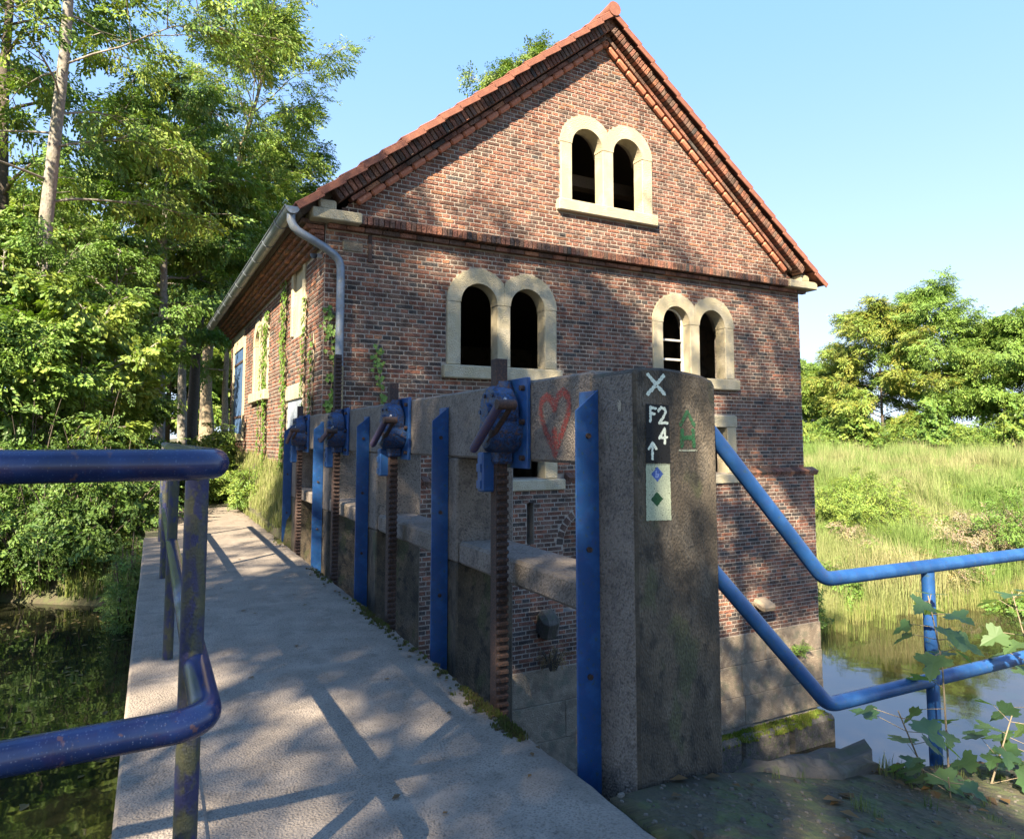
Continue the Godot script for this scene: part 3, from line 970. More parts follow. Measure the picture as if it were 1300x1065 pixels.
	for e in [[-9.0, -8.8], [-7.2, -7.0]]:
		g.bx(Vector3(-0.03, 1.2, e[0]), Vector3(0.12, 3.42, e[1]), 0.01)
	g.bx(Vector3(-0.032, 3.21, -8.795), Vector3(0.12, 3.6, -7.205), 0.01)
	put(g, "shutter_surround", M.stone, mill)
	for e in [[-8.79, -8.01], [-7.99, -7.21]]:
		var sh := Node3D.new()
		sh.name = "shutter"
		mill.add_child(sh, true)
		for k in 5:
			g = Geo.new()
			var z0: float = e[0] + k * 0.156
			g.bx(Vector3(-0.01, 1.36, z0 + 0.003), Vector3(0.03, 3.205, z0 + 0.153), 0.006)
			put(g, "board", M.shutter, sh)
		for yy in [1.7, 2.9]:
			g = Geo.new()
			g.bx(Vector3(-0.025, yy, e[0] + 0.02), Vector3(-0.011, yy + 0.05, e[1] - 0.02), 0.003)
			put(g, "hinge", M.rust, sh)
	g = Geo.new()
	g.bx(Vector3(-0.04, 1.2, -8.795), Vector3(0.12, 1.355, -7.205), 0.01)
	put(g, "shutter_sill", M.stone, mill)
	# iron wall anchor by the corner
	g = Geo.new()
	g.bx(Vector3(0.55, 3.50, 0.005), Vector3(0.60, 3.86, 0.03), 0.004)
	put(g, "wall_anchor", M.rust, mill)
	g = Geo.new()
	g.bx(Vector3(0.22, 3.62, 0.0), Vector3(0.48, 3.76, 0.022), 0.02)
	put(g, "patch_stone", M.concrete_pale, mill)
	# corbel stones on the lower wall
	g = Geo.new()
	g.box(Transform3D(rot(Vector3.RIGHT, 0.35), Vector3(7.28, -1.5, 0.22)), Vector3(0.3, 0.14, 0.28), 0.04)
	put(g, "corbel_stone", M.concrete_pale, mill)
	g = Geo.new()
	g.box(Transform3D(rot(Vector3.RIGHT, 0.5) * rot(Vector3.BACK, 0.1), Vector3(3.1, -1.32, 0.24)), Vector3(0.26, 0.36, 0.3), 0.06)
	put(g, "corbel_stone", M.rock, mill)

	var cam := thing("security_camera", "small black dome camera under the eaves at the mill's corner", "camera", mill.transform * Vector3(-0.06, 3.5, -0.1), mill.rotation.y)
	g = Geo.new()
	g.bx(Vector3(-0.02, 0.0, -0.03), Vector3(0.055, 0.06, 0.03), 0.008)
	put(g, "bracket", M.steel, cam)
	g = Geo.new()
	var dome := []
	var dr := []
	for k in 7:
		var a := PI * 0.5 * k / 6.0
		dome.append(Vector3(-0.055, 0.05 - 0.055 * sin(a), 0))
		dr.append(maxf(0.05 * cos(a), 0.002))
	g.tube(dome, dr, 14)
	put(g, "dome", M.black_plastic, cam)

# ------------------------------------------------------------------ sluice
const FACE := 1.58

func paint_sheet(parent: Node, called: String, label: String, P: Callable, u0: float, u1: float, v0: float, v1: float, strokes: Array, fills: Array, wear: float, sd: int, px := 900.0) -> void:
	# worn paint: strokes are [x0, y0, x1, y1, half width, colour], fills are [polygon, colour]; all in metres on the face
	var w := int((u1 - u0) * px)
	var h := int((v1 - v0) * px)
	var im := Image.create_empty(w, h, false, Image.FORMAT_RGBA8)
	im.fill(Color(0.3, 0.3, 0.3, 0))
	var nz := FastNoiseLite.new()
	nz.seed = sd
	nz.frequency = 0.09
	nz.fractal_octaves = 3
	for y in h:
		for x in w:
			var p := Vector2(lerpf(u0, u1, (x + 0.5) / w), lerpf(v1, v0, (y + 0.5) / h))
			var n := nz.get_noise_2d(x, y)
			var c := Color(0.3, 0.3, 0.3, 0)
			for f in fills:
				if Geometry2D.is_point_in_polygon(p + Vector2(n, -n) * 0.002, f[0]):
					c = f[1]
			for s in strokes:
				var a := Vector2(s[0], s[1])
				var b := Vector2(s[2], s[3])
				var q := Geometry2D.get_closest_point_to_segment(p, a, b)
				if q.distance_to(p) < s[4] * (1.0 + n * 0.5):
					c = s[5]
			if c.a > 0.0:
				c.a *= clampf(1.0 - smoothstep(0.0, 0.35, n - 0.25 + wear), 0, 1)
				var k := 1.0 + n * 0.18
				c = Color(c.r * k, c.g * k, c.b * k, c.a)
			im.set_pixel(x, y, c)
	var m := StandardMaterial3D.new()
	m.albedo_texture = ImageTexture.create_from_image(im)
	m.transparency = BaseMaterial3D.TRANSPARENCY_ALPHA
	m.roughness = 0.85
	m.texture_repeat = false
	var g := Geo.new()
	g.quad(P.call(u0, v0), P.call(u1, v0), P.call(u1, v1), P.call(u0, v1))
	var o := put(g, called, m, parent)
	o.set_meta("label", label)

func build_sluice() -> void:
	var sl := thing("sluice_frame", "weathered concrete sluice frame with blue angle irons along the footbridge", "sluice", Vector3.ZERO)
	var g := Geo.new()
	g.bx(Vector3(FACE, 1.105, -9.42), Vector3(FACE + 0.28, 1.485, -2.424), 0.012)
	put(g, "beam", M.concrete, sl)
	var near := [-9.10, -7.27, -5.519, -3.854]
	var far := [-9.42, -7.56, -5.80, -4.13]
	for i in 4:
		g = Geo.new()
		g.bx(Vector3(FACE, 0.50, far[i]), Vector3(FACE + (0.25 if i == 0 else 0.37), 1.101, near[i]), 0.01)
		var pr := put(g, "pier", M.concrete, sl)
		g = Geo.new()
		g.bx(Vector3(FACE + 0.002, -4.6, far[i] + 0.002), Vector3(FACE + (0.25 if i == 0 else 0.37) - 0.002, 0.497, near[i] - 0.002), 0.01)
		put(g, "damp_foot", M.concrete_dark, pr).set_meta("label", "damp dark lower half of the pier")
	var pil := Geo.new()
	# end pillar with a cambered top
	var prof := [Vector2(FACE, -4.6), Vector2(1.975, -4.6), Vector2(1.975, 1.415), Vector2(1.962, 1.436), Vector2(1.91, 1.455), Vector2(1.82, 1.468), Vector2(1.72, 1.476), Vector2(1.62, 1.474), Vector2(1.592, 1.468), Vector2(FACE, 1.455)]
	var zf := -2.136
	var zb := -2.42
	var b := 0.01
	var pc := Vector2(1.775, 0.0)
	for i in prof.size():
		var p: Vector2 = prof[i]
		var q: Vector2 = prof[(i + 1) % prof.size()]
		var pi := Vector2(p.x + signf(pc.x - p.x) * b, p.y - (b if p.y > 0 else 0.0))
		var qi := Vector2(q.x + signf(pc.x - q.x) * b, q.y - (b if q.y > 0 else 0.0))
		pil.quad(Vector3(p.x, p.y, zf - b), Vector3(p.x, p.y, zb), Vector3(q.x, q.y, zb), Vector3(q.x, q.y, zf - b))
		pil.quad(Vector3(pi.x, pi.y, zf), Vector3(p.x, p.y, zf - b), Vector3(q.x, q.y, zf - b), Vector3(qi.x, qi.y, zf))
		pil.tri(Vector3(1.775, 0, zf), Vector3(pi.x, pi.y, zf), Vector3(qi.x, qi.y, zf))
		pil.tri(Vector3(1.775, 0, zb), Vector3(q.x, q.y, zb), Vector3(p.x, p.y, zb))
	var pn := put(pil, "end_pillar", M.concrete_dark, sl)
	pn.set_meta("label", "dark stained end pillar painted with trail marks")
	# the pillar's face towards the footbridge is the paler skin of the beam
	var skin := Geo.new()
	skin.bx(Vector3(FACE - 0.003, -4.0, zb + 0.001), Vector3(FACE + 0.01, 1.452, zf - 0.012), 0.002)
	put(skin, "render_coat", M.concrete, pn)
	var spans := [[-3.854, -2.42], [-5.519, -4.13], [-7.27, -5.80], [-9.10, -7.56]]
	for s in spans:
		g = Geo.new()
		g.bx(Vector3(FACE + 0.012, 0.495, s[0] + 0.002), Vector3(FACE + 0.31, 0.622, s[1] - 0.002), 0.015)
		put(g, "cross_bar", M.concrete, sl)
		# stoplog rebate behind the bar
		g = Geo.new()
		g.bx(Vector3(FACE + 0.1, -4.5, s[0] + 0.002), Vector3(FACE + 0.2, -0.75, s[1] - 0.002), 0.01)
		put(g, "gate_board", M.timber, sl)
	for z in [-2.37, -3.98, -5.737, -7.49, -9.36]:
		g = Geo.new()
		var t := 0.011
		var xo := 1.474
		# leg that stands out towards the path, its outer corner cut off
		var poly := [Vector2(FACE - 0.004, -0.9), Vector2(FACE - 0.004, 1.402), Vector2(xo, 1.318), Vector2(xo, -0.9)]
		for i in 4:
			var p: Vector2 = poly[i]
			var q: Vector2 = poly[(i + 1) % 4]
			g.quad(Vector3(p.x, p.y, z), Vector3(q.x, q.y, z), Vector3(q.x, q.y, z - t), Vector3(p.x, p.y, z - t))
		g.quad(Vector3(poly[3].x, poly[3].y, z), Vector3(poly[0].x, poly[0].y, z), Vector3(poly[1].x, poly[1].y, z), Vector3(poly[2].x, poly[2].y, z))
		g.quad(Vector3(poly[0].x, poly[0].y, z - t), Vector3(poly[3].x, poly[3].y, z - t), Vector3(poly[2].x, poly[2].y, z - t), Vector3(poly[1].x, poly[1].y, z - t))
		# leg on the concrete
		g.bx(Vector3(FACE - 0.016, -0.9, z - 0.125), Vector3(FACE - 0.004, 1.40, z - t), 0.002)
		var ai := put(g, "angle_iron", M.blue, sl)
		for y in [1.22, 0.78, 0.3]:
			var bt := Geo.new()
			bt.tube([Vector3(FACE - 0.055, y, z + 0.001), Vector3(FACE - 0.055, y, z + 0.012)], [0.011, 0.011], 8)
			put(bt, "bolt", M.rust, ai)

	# trail marks painted on the pillar
	var P := func(u: float, v: float) -> Vector3: return Vector3(u, v, zf + 0.003)
	var white := Color(0.80, 0.83, 0.76)
	var w := 0.0055
	paint_sheet(pn, "painted_cross", "white painted cross", P, 1.625, 1.735, 1.36, 1.458, [[1.642, 1.447, 1.717, 1.377, 0.0075, white], [1.715, 1.445, 1.64, 1.374, 0.0075, white]], [], -0.05, 3)
	var blk := PackedVector2Array([Vector2(1.630, 1.338), Vector2(1.736, 1.335), Vector2(1.741, 1.118), Vector2(1.627, 1.120)])
	var two := [Vector2(1.688, 1.312), Vector2(1.700, 1.325), Vector2(1.718, 1.322), Vector2(1.722, 1.306), Vector2(1.708, 1.286), Vector2(1.692, 1.268), Vector2(1.730, 1.268)]
	var st := [[1.652, 1.326, 1.650, 1.274, w, white], [1.650, 1.325, 1.676, 1.322, w, white], [1.650, 1.302, 1.668, 1.301, w, white], [1.716, 1.246, 1.690, 1.212, w, white], [1.690, 1.211, 1.727, 1.213, w, white], [1.717, 1.246, 1.716, 1.190, w, white], [1.658, 1.190, 1.657, 1.134, w, white], [1.641, 1.172, 1.658, 1.194, w, white], [1.675, 1.172, 1.658, 1.194, w, white]]
	for i in two.size() - 1:
		st.append([two[i].x, two[i].y, two[i + 1].x, two[i + 1].y, w, white])
	paint_sheet(pn, "painted_route_sign", "black panel lettered F2 4 with an arrow", P, 1.615, 1.752, 1.11, 1.345, st, [[blk, Color(0.05, 0.052, 0.052)]], -0.12, 5)
	var wh := PackedVector2Array([Vector2(1.626, 1.117), Vector2(1.738, 1.116), Vector2(1.741, 0.905), Vector2(1.624, 0.908)])
	var dia := func(cx: float, cy: float, a: float, c: float) -> PackedVector2Array: return PackedVector2Array([Vector2(cx - a, cy), Vector2(cx, cy + c), Vector2(cx + a, cy), Vector2(cx, cy - c)])
	var lt := Color(0.45, 0.52, 0.68)
	paint_sheet(pn, "painted_diamonds", "pale panel with a blue and a green diamond", P, 1.615, 1.752, 0.895, 1.125, [[1.673, 1.088, 1.671, 1.066, 0.0025, lt], [1.671, 1.066, 1.682, 1.066, 0.0025, lt], [1.682, 1.066, 1.683, 1.076, 0.0025, lt], [1.683, 1.076, 1.672, 1.077, 0.0025, lt]], [[wh, Color(0.60, 0.63, 0.53)], [dia.call(1.678, 1.077, 0.028, 0.028), Color(0.22, 0.32, 0.55)], [dia.call(1.675, 0.985, 0.029, 0.027), Color(0.06, 0.24, 0.12)]], -0.1, 7)
	var gr := Color(0.10, 0.30, 0.17)
	paint_sheet(pn, "painted_house_mark", "faint green house mark with an H", P, 1.775, 1.892, 1.15, 1.325, [[1.797, 1.182, 1.800, 1.240, 0.009, gr], [1.856, 1.182, 1.853, 1.240, 0.009, gr], [1.800, 1.212, 1.853, 1.213, 0.009, gr], [1.793, 1.262, 1.826, 1.312, 0.008, Color(0.13, 0.3, 0.18)], [1.826, 1.312, 1.858, 1.262, 0.008, Color(0.13, 0.3, 0.18)], [1.785, 1.164, 1.868, 1.164, 0.004, Color(0.5, 0.52, 0.46)]], [], 0.12, 9)
	# red sprayed heart and pale splashes on the beam
	var Q := func(u: float, v: float) -> Vector3: return Vector3(FACE - 0.003, v, u)
	var red := Color(0.66, 0.25, 0.2, 0.6)
	var hs := []
	var outline := [Vector2(-2.72, 1.34), Vector2(-2.745, 1.385), Vector2(-2.79, 1.40), Vector2(-2.835, 1.38), Vector2(-2.845, 1.33), Vector2(-2.81, 1.26), Vector2(-2.76, 1.20), Vector2(-2.715, 1.145), Vector2(-2.68, 1.20), Vector2(-2.63, 1.27), Vector2(-2.595, 1.33), Vector2(-2.60, 1.39), Vector2(-2.645, 1.415), Vector2(-2.69, 1.395), Vector2(-2.72, 1.34)]
	for i in outline.size() - 1:
		hs.append([outline[i].x, outline[i].y, outline[i + 1].x, outline[i + 1].y, 0.019, red])
	hs.append([-2.72, 1.24, -2.715, 1.15, 0.025, red])
	paint_sheet(sl, "sprayed_heart", "faded red heart sprayed on the concrete", Q, -2.90, -2.54, 1.115, 1.45, hs, [], 0.24, 13, 700.0)
	var Q2 := func(u: float, v: float) -> Vector3: return Vector3(FACE - 0.006, v, u)
	var pale := Color(0.62, 0.58, 0.50)
	paint_sheet(sl, "paint_splash", "pale paint splash", Q2, -2.34, -2.18, 1.17, 1.37, [[-2.222, 1.325, -2.222, 1.343, 0.013, pale], [-2.305, 1.20, -2.305, 1.222, 0.012, Color(0.45, 0.42, 0.36)]], [], 0.0, 15, 600.0)

func build_hoist(z: float, top: float, swing: float, label: String) -> void:
	var h := thing("rack_hoist", label, "sluice hoist", Vector3(FACE, 1.07, z), 0.0, "rack hoists along the sluice beam")
	var y0 := -1.07
	var g := Geo.new()
	g.bx(Vector3(-0.022, 0.0, -0.19), Vector3(-0.002, 0.43, 0.19), 0.003)
	var pl := put(g, "mounting_plate", M.blue, h)
	for e in [[0.05, 0.155], [0.38, 0.155], [0.22, 0.155], [0.05, -0.155], [0.38, -0.155]]:
		g = Geo.new()
		g.tube([Vector3(-0.022, e[0], e[1]), Vector3(-0.042, e[0], e[1])], [0.015, 0.014], 6)
		put(g, "bolt", M.rust, pl)
	g = Geo.new()
	g.tube([Vector3(-0.03, 0.27, 0.02), Vector3(-0.05, 0.27, 0.02), Vector3(-0.13, 0.27, 0.02), Vector3(-0.14, 0.27, 0.02)], [0.10, 0.125, 0.125, 0.11], 26)
	g.tube([Vector3(-0.14, 0.27, 0.02), Vector3(-0.165, 0.27, 0.02)], [0.045, 0.04], 12)
	for k in 6:
		var ba := TAU * k / 6.0
		g.tube([Vector3(-0.14, 0.27 + sin(ba) * 0.09, 0.02 + cos(ba) * 0.09), Vector3(-0.152, 0.27 + sin(ba) * 0.09, 0.02 + cos(ba) * 0.09)], [0.011, 0.011], 6)
	put(g, "gear_cover", M.greasy, h)
	g = Geo.new()
	g.tube([Vector3(-0.023, 0.17, 0.055), Vector3(-0.16, 0.17, 0.055), Vector3(-0.175, 0.17, 0.055)], [0.095, 0.095, 0.075], 20)
	g.bx(Vector3(-0.12, 0.02, -0.06), Vector3(-0.024, 0.34, 0.06), 0.012)
	g.tube([Vector3(-0.06, 0.36, 0.02), Vector3(-0.06, 0.42, 0.02)], [0.06, 0.035], 14)
	put(g, "gear_housing", M.greasy, h)
	g = Geo.new()
	g.bx(Vector3(-0.165, -0.115, -0.065), Vector3(-0.085, 0.075, 0.0), 0.008)
	g.bx(Vector3(-0.172, -0.1, -0.058), Vector3(-0.1651, -0.06, -0.012), 0.002)
	g.bx(Vector3(-0.172, -0.02, -0.058), Vector3(-0.1651, 0.02, -0.012), 0.002)
	put(g, "guide_block", M.blue, h)
	g = Geo.new()
	g.bx(Vector3(-0.105, y0 - 1.0, -0.035), Vector3(-0.045, top + y0, 0.03), 0.002)
	var rk := put(g, "rack", M.rust, h)
	g = Geo.new()
	var y := y0 - 0.3
	while y < (top + y0 - 0.02 if top > 1.8 else -0.02):
		if y < 0.0 or y > 0.44:
			g.bx(Vector3(-0.104, y, 0.029), Vector3(-0.046, y + 0.02, 0.052), 0.004)
		y += 0.037
	put(g, "teeth", M.rust, rk).set_meta("kind", "stuff")
	# folded crank
	var cr := Node3D.new()
	cr.name = "crank"
	h.add_child(cr)
	cr.position = Vector3(0.02, 0.165, 0.12)
	cr.rotation.x = swing
	g = Geo.new()
	g.tube([Vector3(-0.12, 0, 0), Vector3(-0.2, 0, 0)], [0.022, 0.022], 10)
	g.tube([Vector3(-0.185, -0.04, -0.045), Vector3(-0.185, 0.12, 0.19)], [0.013, 0.013], 8)
	put(g, "arm", M.rust, cr)
	g = Geo.new()
	g.tube([Vector3(-0.17, 0.125, 0.195), Vector3(-0.26, 0.125, 0.195)], [0.023, 0.023], 12)
	put(g, "pivot", M.rust, cr)
	g = Geo.new()
	g.tube([Vector3(-0.238, 0.13, 0.185), Vector3(-0.238, 0.12, 0.172), Vector3(-0.238, -0.07, -0.1), Vector3(-0.238, -0.08, -0.112)], [0.014, 0.022, 0.022, 0.016], 12)
	put(g, "grip", M.grip, cr)
	g = Geo.new()
	g.tube([Vector3(-0.2, 0.155, 0.16), Vector3(-0.2, 0.03, -0.02)], [0.007, 0.007], 6)
	put(g, "locking_rod", M.steel, cr)

func build_railings() -> void:
	var t := thing("pipe_railing", "dark navy pipe railing with flaking paint turning a corner over the pond", "railing", Vector3(0.11, 0, -1.5))
	var R := 0.0302
	var bend := func(y0: float, y1: float, y2: float, far: float) -> Array:
		var p := [Vector3(0, y0, far), Vector3(0, lerpf(y0, y1, 0.5), far * 0.5), Vector3(0, y1, -0.085)]
		for k in 7:
			var a := PI * 0.5 * k / 6.0
			p.append(Vector3(-0.06 + cos(a) * 0.06, lerpf(y1, y2, 0.02), -0.07 + sin(a) * 0.07))
		p.append(Vector3(-3.2, y2, 0.0))
		return p
	var top: Array = bend.call(1.155, 1.155, 1.155, -8.1)
	var rr := []
	for i in top.size(): rr.append(R)
	var g := Geo.new()
	g.tube(top, rr, 18)
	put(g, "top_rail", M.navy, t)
	g = Geo.new()
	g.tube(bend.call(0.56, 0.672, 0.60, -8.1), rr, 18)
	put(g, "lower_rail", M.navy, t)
	for z in [-0.40, -2.93, -5.48, -8.02]:
		g = Geo.new()
		var x := -0.012 if z > -1 else 0.0
		g.tube([Vector3(x, -0.03, z), Vector3(x, 1.13, z)], [0.0268, 0.0268], 16)
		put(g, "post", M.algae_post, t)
	for x in [-1.35, -3.1]:
		g = Geo.new()
		g.tube([Vector3(x, -0.06, 0), Vector3(x, 1.13, 0)], [0.0268, 0.0268], 16)
		put(g, "post", M.algae_post, t)

	var q := thing("pipe_railing", "bright blue pipe railing stepping down from the pillar above the river", "railing", Vector3(1.975, 0, -2.16))
	for e in [[1.25, 0.615, 0.62, "top_rail"], [0.70, 0.10, 0.115, "lower_rail"]]:
		g = Geo.new()
		var a := Vector3(-0.03, e[0] + 0.033, -0.03)
		var b := Vector3(0.585, e[1], 0.015)
		var c := Vector3(4.2, e[2], 0.02)
		var pts := [a]
		for k in 7:
			var f := k / 6.0
			var s0 := b + (a - b).normalized() * 0.05
			var s1 := b + (c - b).normalized() * 0.05
			pts.append(s0.lerp(b, f).lerp(b.lerp(s1, f), f))
		pts.append(c)
		rr = []
		for i in pts.size(): rr.append(0.0305)
		g.tube(pts, rr, 18)
		put(g, e[3], M.blue, q)
	for x in [1.275, 3.6]:
		g = Geo.new()
		g.tube([Vector3(x, -1.1, 0.018), Vector3(x, 0.59, 0.018)], [0.0285, 0.0285], 16)
		put(g, "post", M.blue, q)
	# a far blue railing on the other bank
	q = thing("distant_railing", "distant blue railing half hidden in the shrubs across the pond", "railing", Vector3(-2.6, 0.55, -21.0), 0.0)
	g = Geo.new()
	g.tube([Vector3(-1.2, 0.72, 0), Vector3(1.0, 0.72, 0.0)], [0.045, 0.045], 10)
	put(g, "top_rail", M.blue, q)
	for x in [-1.1, 0.9]:
		g = Geo.new()
		g.tube([Vector3(x, -0.6, 0), Vector3(x, 0.7, 0)], [0.03, 0.03], 8)
		put(g, "post", M.blue, q)

# ------------------------------------------------------------------ land and water
var land := FastNoiseLite.new()

func ground_y(x: float, z: float) -> float:
	var n := land.get_noise_2d(x * 4.0, z * 4.0)
	if z > -1.75 and x < 1.43:
		return -0.03 + (0.0 if x > -0.3 else n * 0.04)
	if x >= 1.43 and z > -2.24:
		return -0.02 - 0.17 * maxf(0.0, x - 1.85) + n * 0.03 - 0.9 * smoothstep(-2.1, -2.24, z)
	if x < -0.06 and z <= -1.75:
		var zb := maxf(-10.15 + 0.75 * x, -13.0)
		if z > zb:
			return maxf(-2.2, -0.95 - (z - zb) * 0.6)
		return minf(-0.95 + (zb - z) * 0.75, 0.12 + n * 0.35)
	if x <= 1.45:
		return -0.5 if z > -10.0 else -0.012 + n * 0.006
	if z < -9.3 and x < 2.4:
		return 0.0 + clampf((x - 1.4) * 1.6, 0.0, 0.75) + clampf((-z - 9.6) * 0.09, 0.0, 0.7) * smoothstep(1.3, 1.8, x)
	if x < 10.3 and z < -18.4:
		return 0.3 + n * 0.3
	if z < -13.9 and x > 9.5:
		return minf(-4.1 + (-13.9 - z) * 0.25 + n * 0.35, -1.2 + n * 0.3)
	return -4.9

func sheet(xs: Array, zs: Array, h: Callable) -> Geo:
	var g := Geo.new()
	var nx := xs.size()
	for z in zs:
		for x in xs:
			g.v.append(Vector3(x, h.call(x, z), z))
			g.c.append(Color(1, 1, 1))
			g.uv.append(Vector2.ZERO)
			g.n.append(Vector3.UP)
	for j in zs.size() - 1:
		for i in nx - 1:
			var a := j * nx + i
			var b := a + 1
			var c := a + nx
			var d := c + 1
			# zs run towards -z
			g.ix.append(a); g.ix.append(c); g.ix.append(b)
			g.ix.append(b); g.ix.append(c); g.ix.append(d)
	# smooth normals
	var acc := PackedVector3Array()
	acc.resize(g.v.size())
	for t in range(0, g.ix.size(), 3):
		var p := g.v[g.ix[t]]
		var q := g.v[g.ix[t + 1]]
		var r := g.v[g.ix[t + 2]]
		var nn := (r - p).cross(q - p)
		if nn.y < 0: nn = -nn
		for k in 3: acc[g.ix[t + k]] += nn
	for i in acc.size(): g.n[i] = acc[i].normalized()
	return g

func lines(spec: Array) -> Array:
	# [start, end, step, end, step ...]
	var out := [spec[0]]
	var k := 1
	while k < spec.size():
		var e: float = spec[k]
		var s: float = spec[k + 1]
		var a: float = out[-1]
		var m := maxi(1, int(round(absf(e - a) / s)))
		for i in m: out.append(lerpf(a, e, (i + 1.0) / m))
		k += 2
	return out

func build_land() -> void:
	land.seed = 9
	land.frequency = 0.06
	land.fractal_octaves = 3
	var xs := lines([-260.0, -60.0, 25.0, -20.0, 5.0, -8.0, 1.5, -0.6, 0.37, -0.061, 0.27, -0.059, 0.1, 1.429, 0.5, 1.431, 0.1, 2.6, 0.1, 4.0, 0.2, 10.2, 1.0, 10.6, 0.2, 30.0, 1.0, 60.0, 3.0, 260.0, 25.0])
	var zs := lines([120.0, 20.0, 20.0, 4.0, 4.0, -1.749, 0.4, -1.751, 0.1, -2.1, 0.1, -2.3, 0.04, -9.29, 1.0, -9.31, 0.1, -13.8, 0.35, -26.0, 0.6, -60.0, 3.0, -260.0, 20.0])
	var o := put(sheet(xs, zs, ground_y), "ground", M.soil)
	o.set_meta("kind", "structure")
	var g := Geo.new()
	g.quad(Vector3(-70, -0.9, -1.6), Vector3(-0.045, -0.9, -1.6), Vector3(-0.045, -0.9, -13.5), Vector3(-70, -0.9, -13.5))
	put(g, "pond_water", M.pond).set_meta("kind", "structure")
	g = Geo.new()
	g.quad(Vector3(1.44, -3.9, -2.1), Vector3(120, -3.9, -2.1), Vector3(120, -3.9, -16.5), Vector3(1.44, -3.9, -16.5))
	put(g, "river_water", M.river).set_meta("kind", "structure")
	# the footbridge: a concrete weir with a worn deck, and the ground-level path before and behind it
	g = Geo.new()
	g.bx(Vector3(-0.05, -4.7, -10.1), Vector3(1.428, -0.02, -1.6), 0.01)
	put(g, "weir_wall", M.concrete).set_meta("kind", "structure")
	var r := RandomNumberGenerator.new()
	r.seed = 31
	var rough := FastNoiseLite.new()
	rough.frequency = 0.9
	var px := lines([0.19, 1.30, 0.12, 1.40, 0.05])
	var pz := lines([6.0, -1.0, 0.5, -14.0, 0.1])
	var deck := sheet(px, pz, func(x: float, z: float) -> float:
		return 0.004 + rough.get_noise_2d(x * 6.0, z * 6.0) * 0.004 - 0.02 * smoothstep(1.36, 1.40, x) )
	for i in deck.v.size():
		var p := deck.v[i]
		if p.x > 1.39: deck.v[i] = Vector3(p.x + 0.022 + rough.get_noise_1d(p.z * 9.0) * 0.02, p.y, p.z)
	put(deck, "footpath", M.path).set_meta("kind", "structure")
	# kerb under the railing: cast lengths
	var z := -1.55
	while z > -9.9:
		var e := maxf(z - 2.52, -10.0)
		g = Geo.new()
		g.bx(Vector3(-0.07 + r.randf_range(-0.004, 0.004), -0.3, e + 0.006), Vector3(0.195, 0.012 + r.randf_range(-0.004, 0.004), z - 0.006), 0.012)
		put(g, "kerb", M.path).set_meta("kind", "structure")
		z = e

func boulder(called: String, label: String, at: Vector3, s: Vector3, sd: int, m: Material, group := "") -> void:
	var g := Geo.new()
	var nz := FastNoiseLite.new()
	nz.seed = sd
	nz.frequency = 0.9
	var A := 22
	var B := 12
	for j in B + 1:
		for i in A:
			var th := PI * j / B
			var ph := TAU * i / A
			var d := Vector3(sin(th) * cos(ph), cos(th), sin(th) * sin(ph))
			var k := 1.0 + nz.get_noise_3dv(d * 1.6) * 0.55 + nz.get_noise_3dv(d * 5.0) * 0.14
			d = Vector3(signf(d.x) * pow(absf(d.x), 0.7), signf(d.y) * pow(absf(d.y), 0.6), signf(d.z) * pow(absf(d.z), 0.7))
			g.v.append(d * s * k)
			g.n.append(d.normalized())
			g.c.append(Color(1, 1, 1))
			g.uv.append(Vector2.ZERO)
	for j in B:
		for i in A:
			var a := j * A + i
			var b := j * A + (i + 1) % A
			g.ix.append(a); g.ix.append(a + A); g.ix.append(b)
			g.ix.append(b); g.ix.append(a + A); g.ix.append(b + A)
	var o := put(g, called, m)
	o.position = at
	tag(o, label, "rock", group)

# ------------------------------------------------------------------ vegetation in place
func along(px_deg: float, dist: float) -> Vector3:
	# a point on the ground at a bearing (degrees right of the footbridge's axis, seen from its near end) and distance
	var a := deg_to_rad(px_deg)
	var p := Vector3(sin(a) * dist, 0, -cos(a) * dist)
	p.y = ground_y(p.x, p.z)
	return p

const GREEN_D := Color(0.070, 0.130, 0.028)
const GREEN_M := Color(0.110, 0.205, 0.038)
const GREEN_L := Color(0.172, 0.278, 0.056)
const GREEN_Y := Color(0.262, 0.315, 0.058)
const GOLD := Color(0.32, 0.28, 0.05)

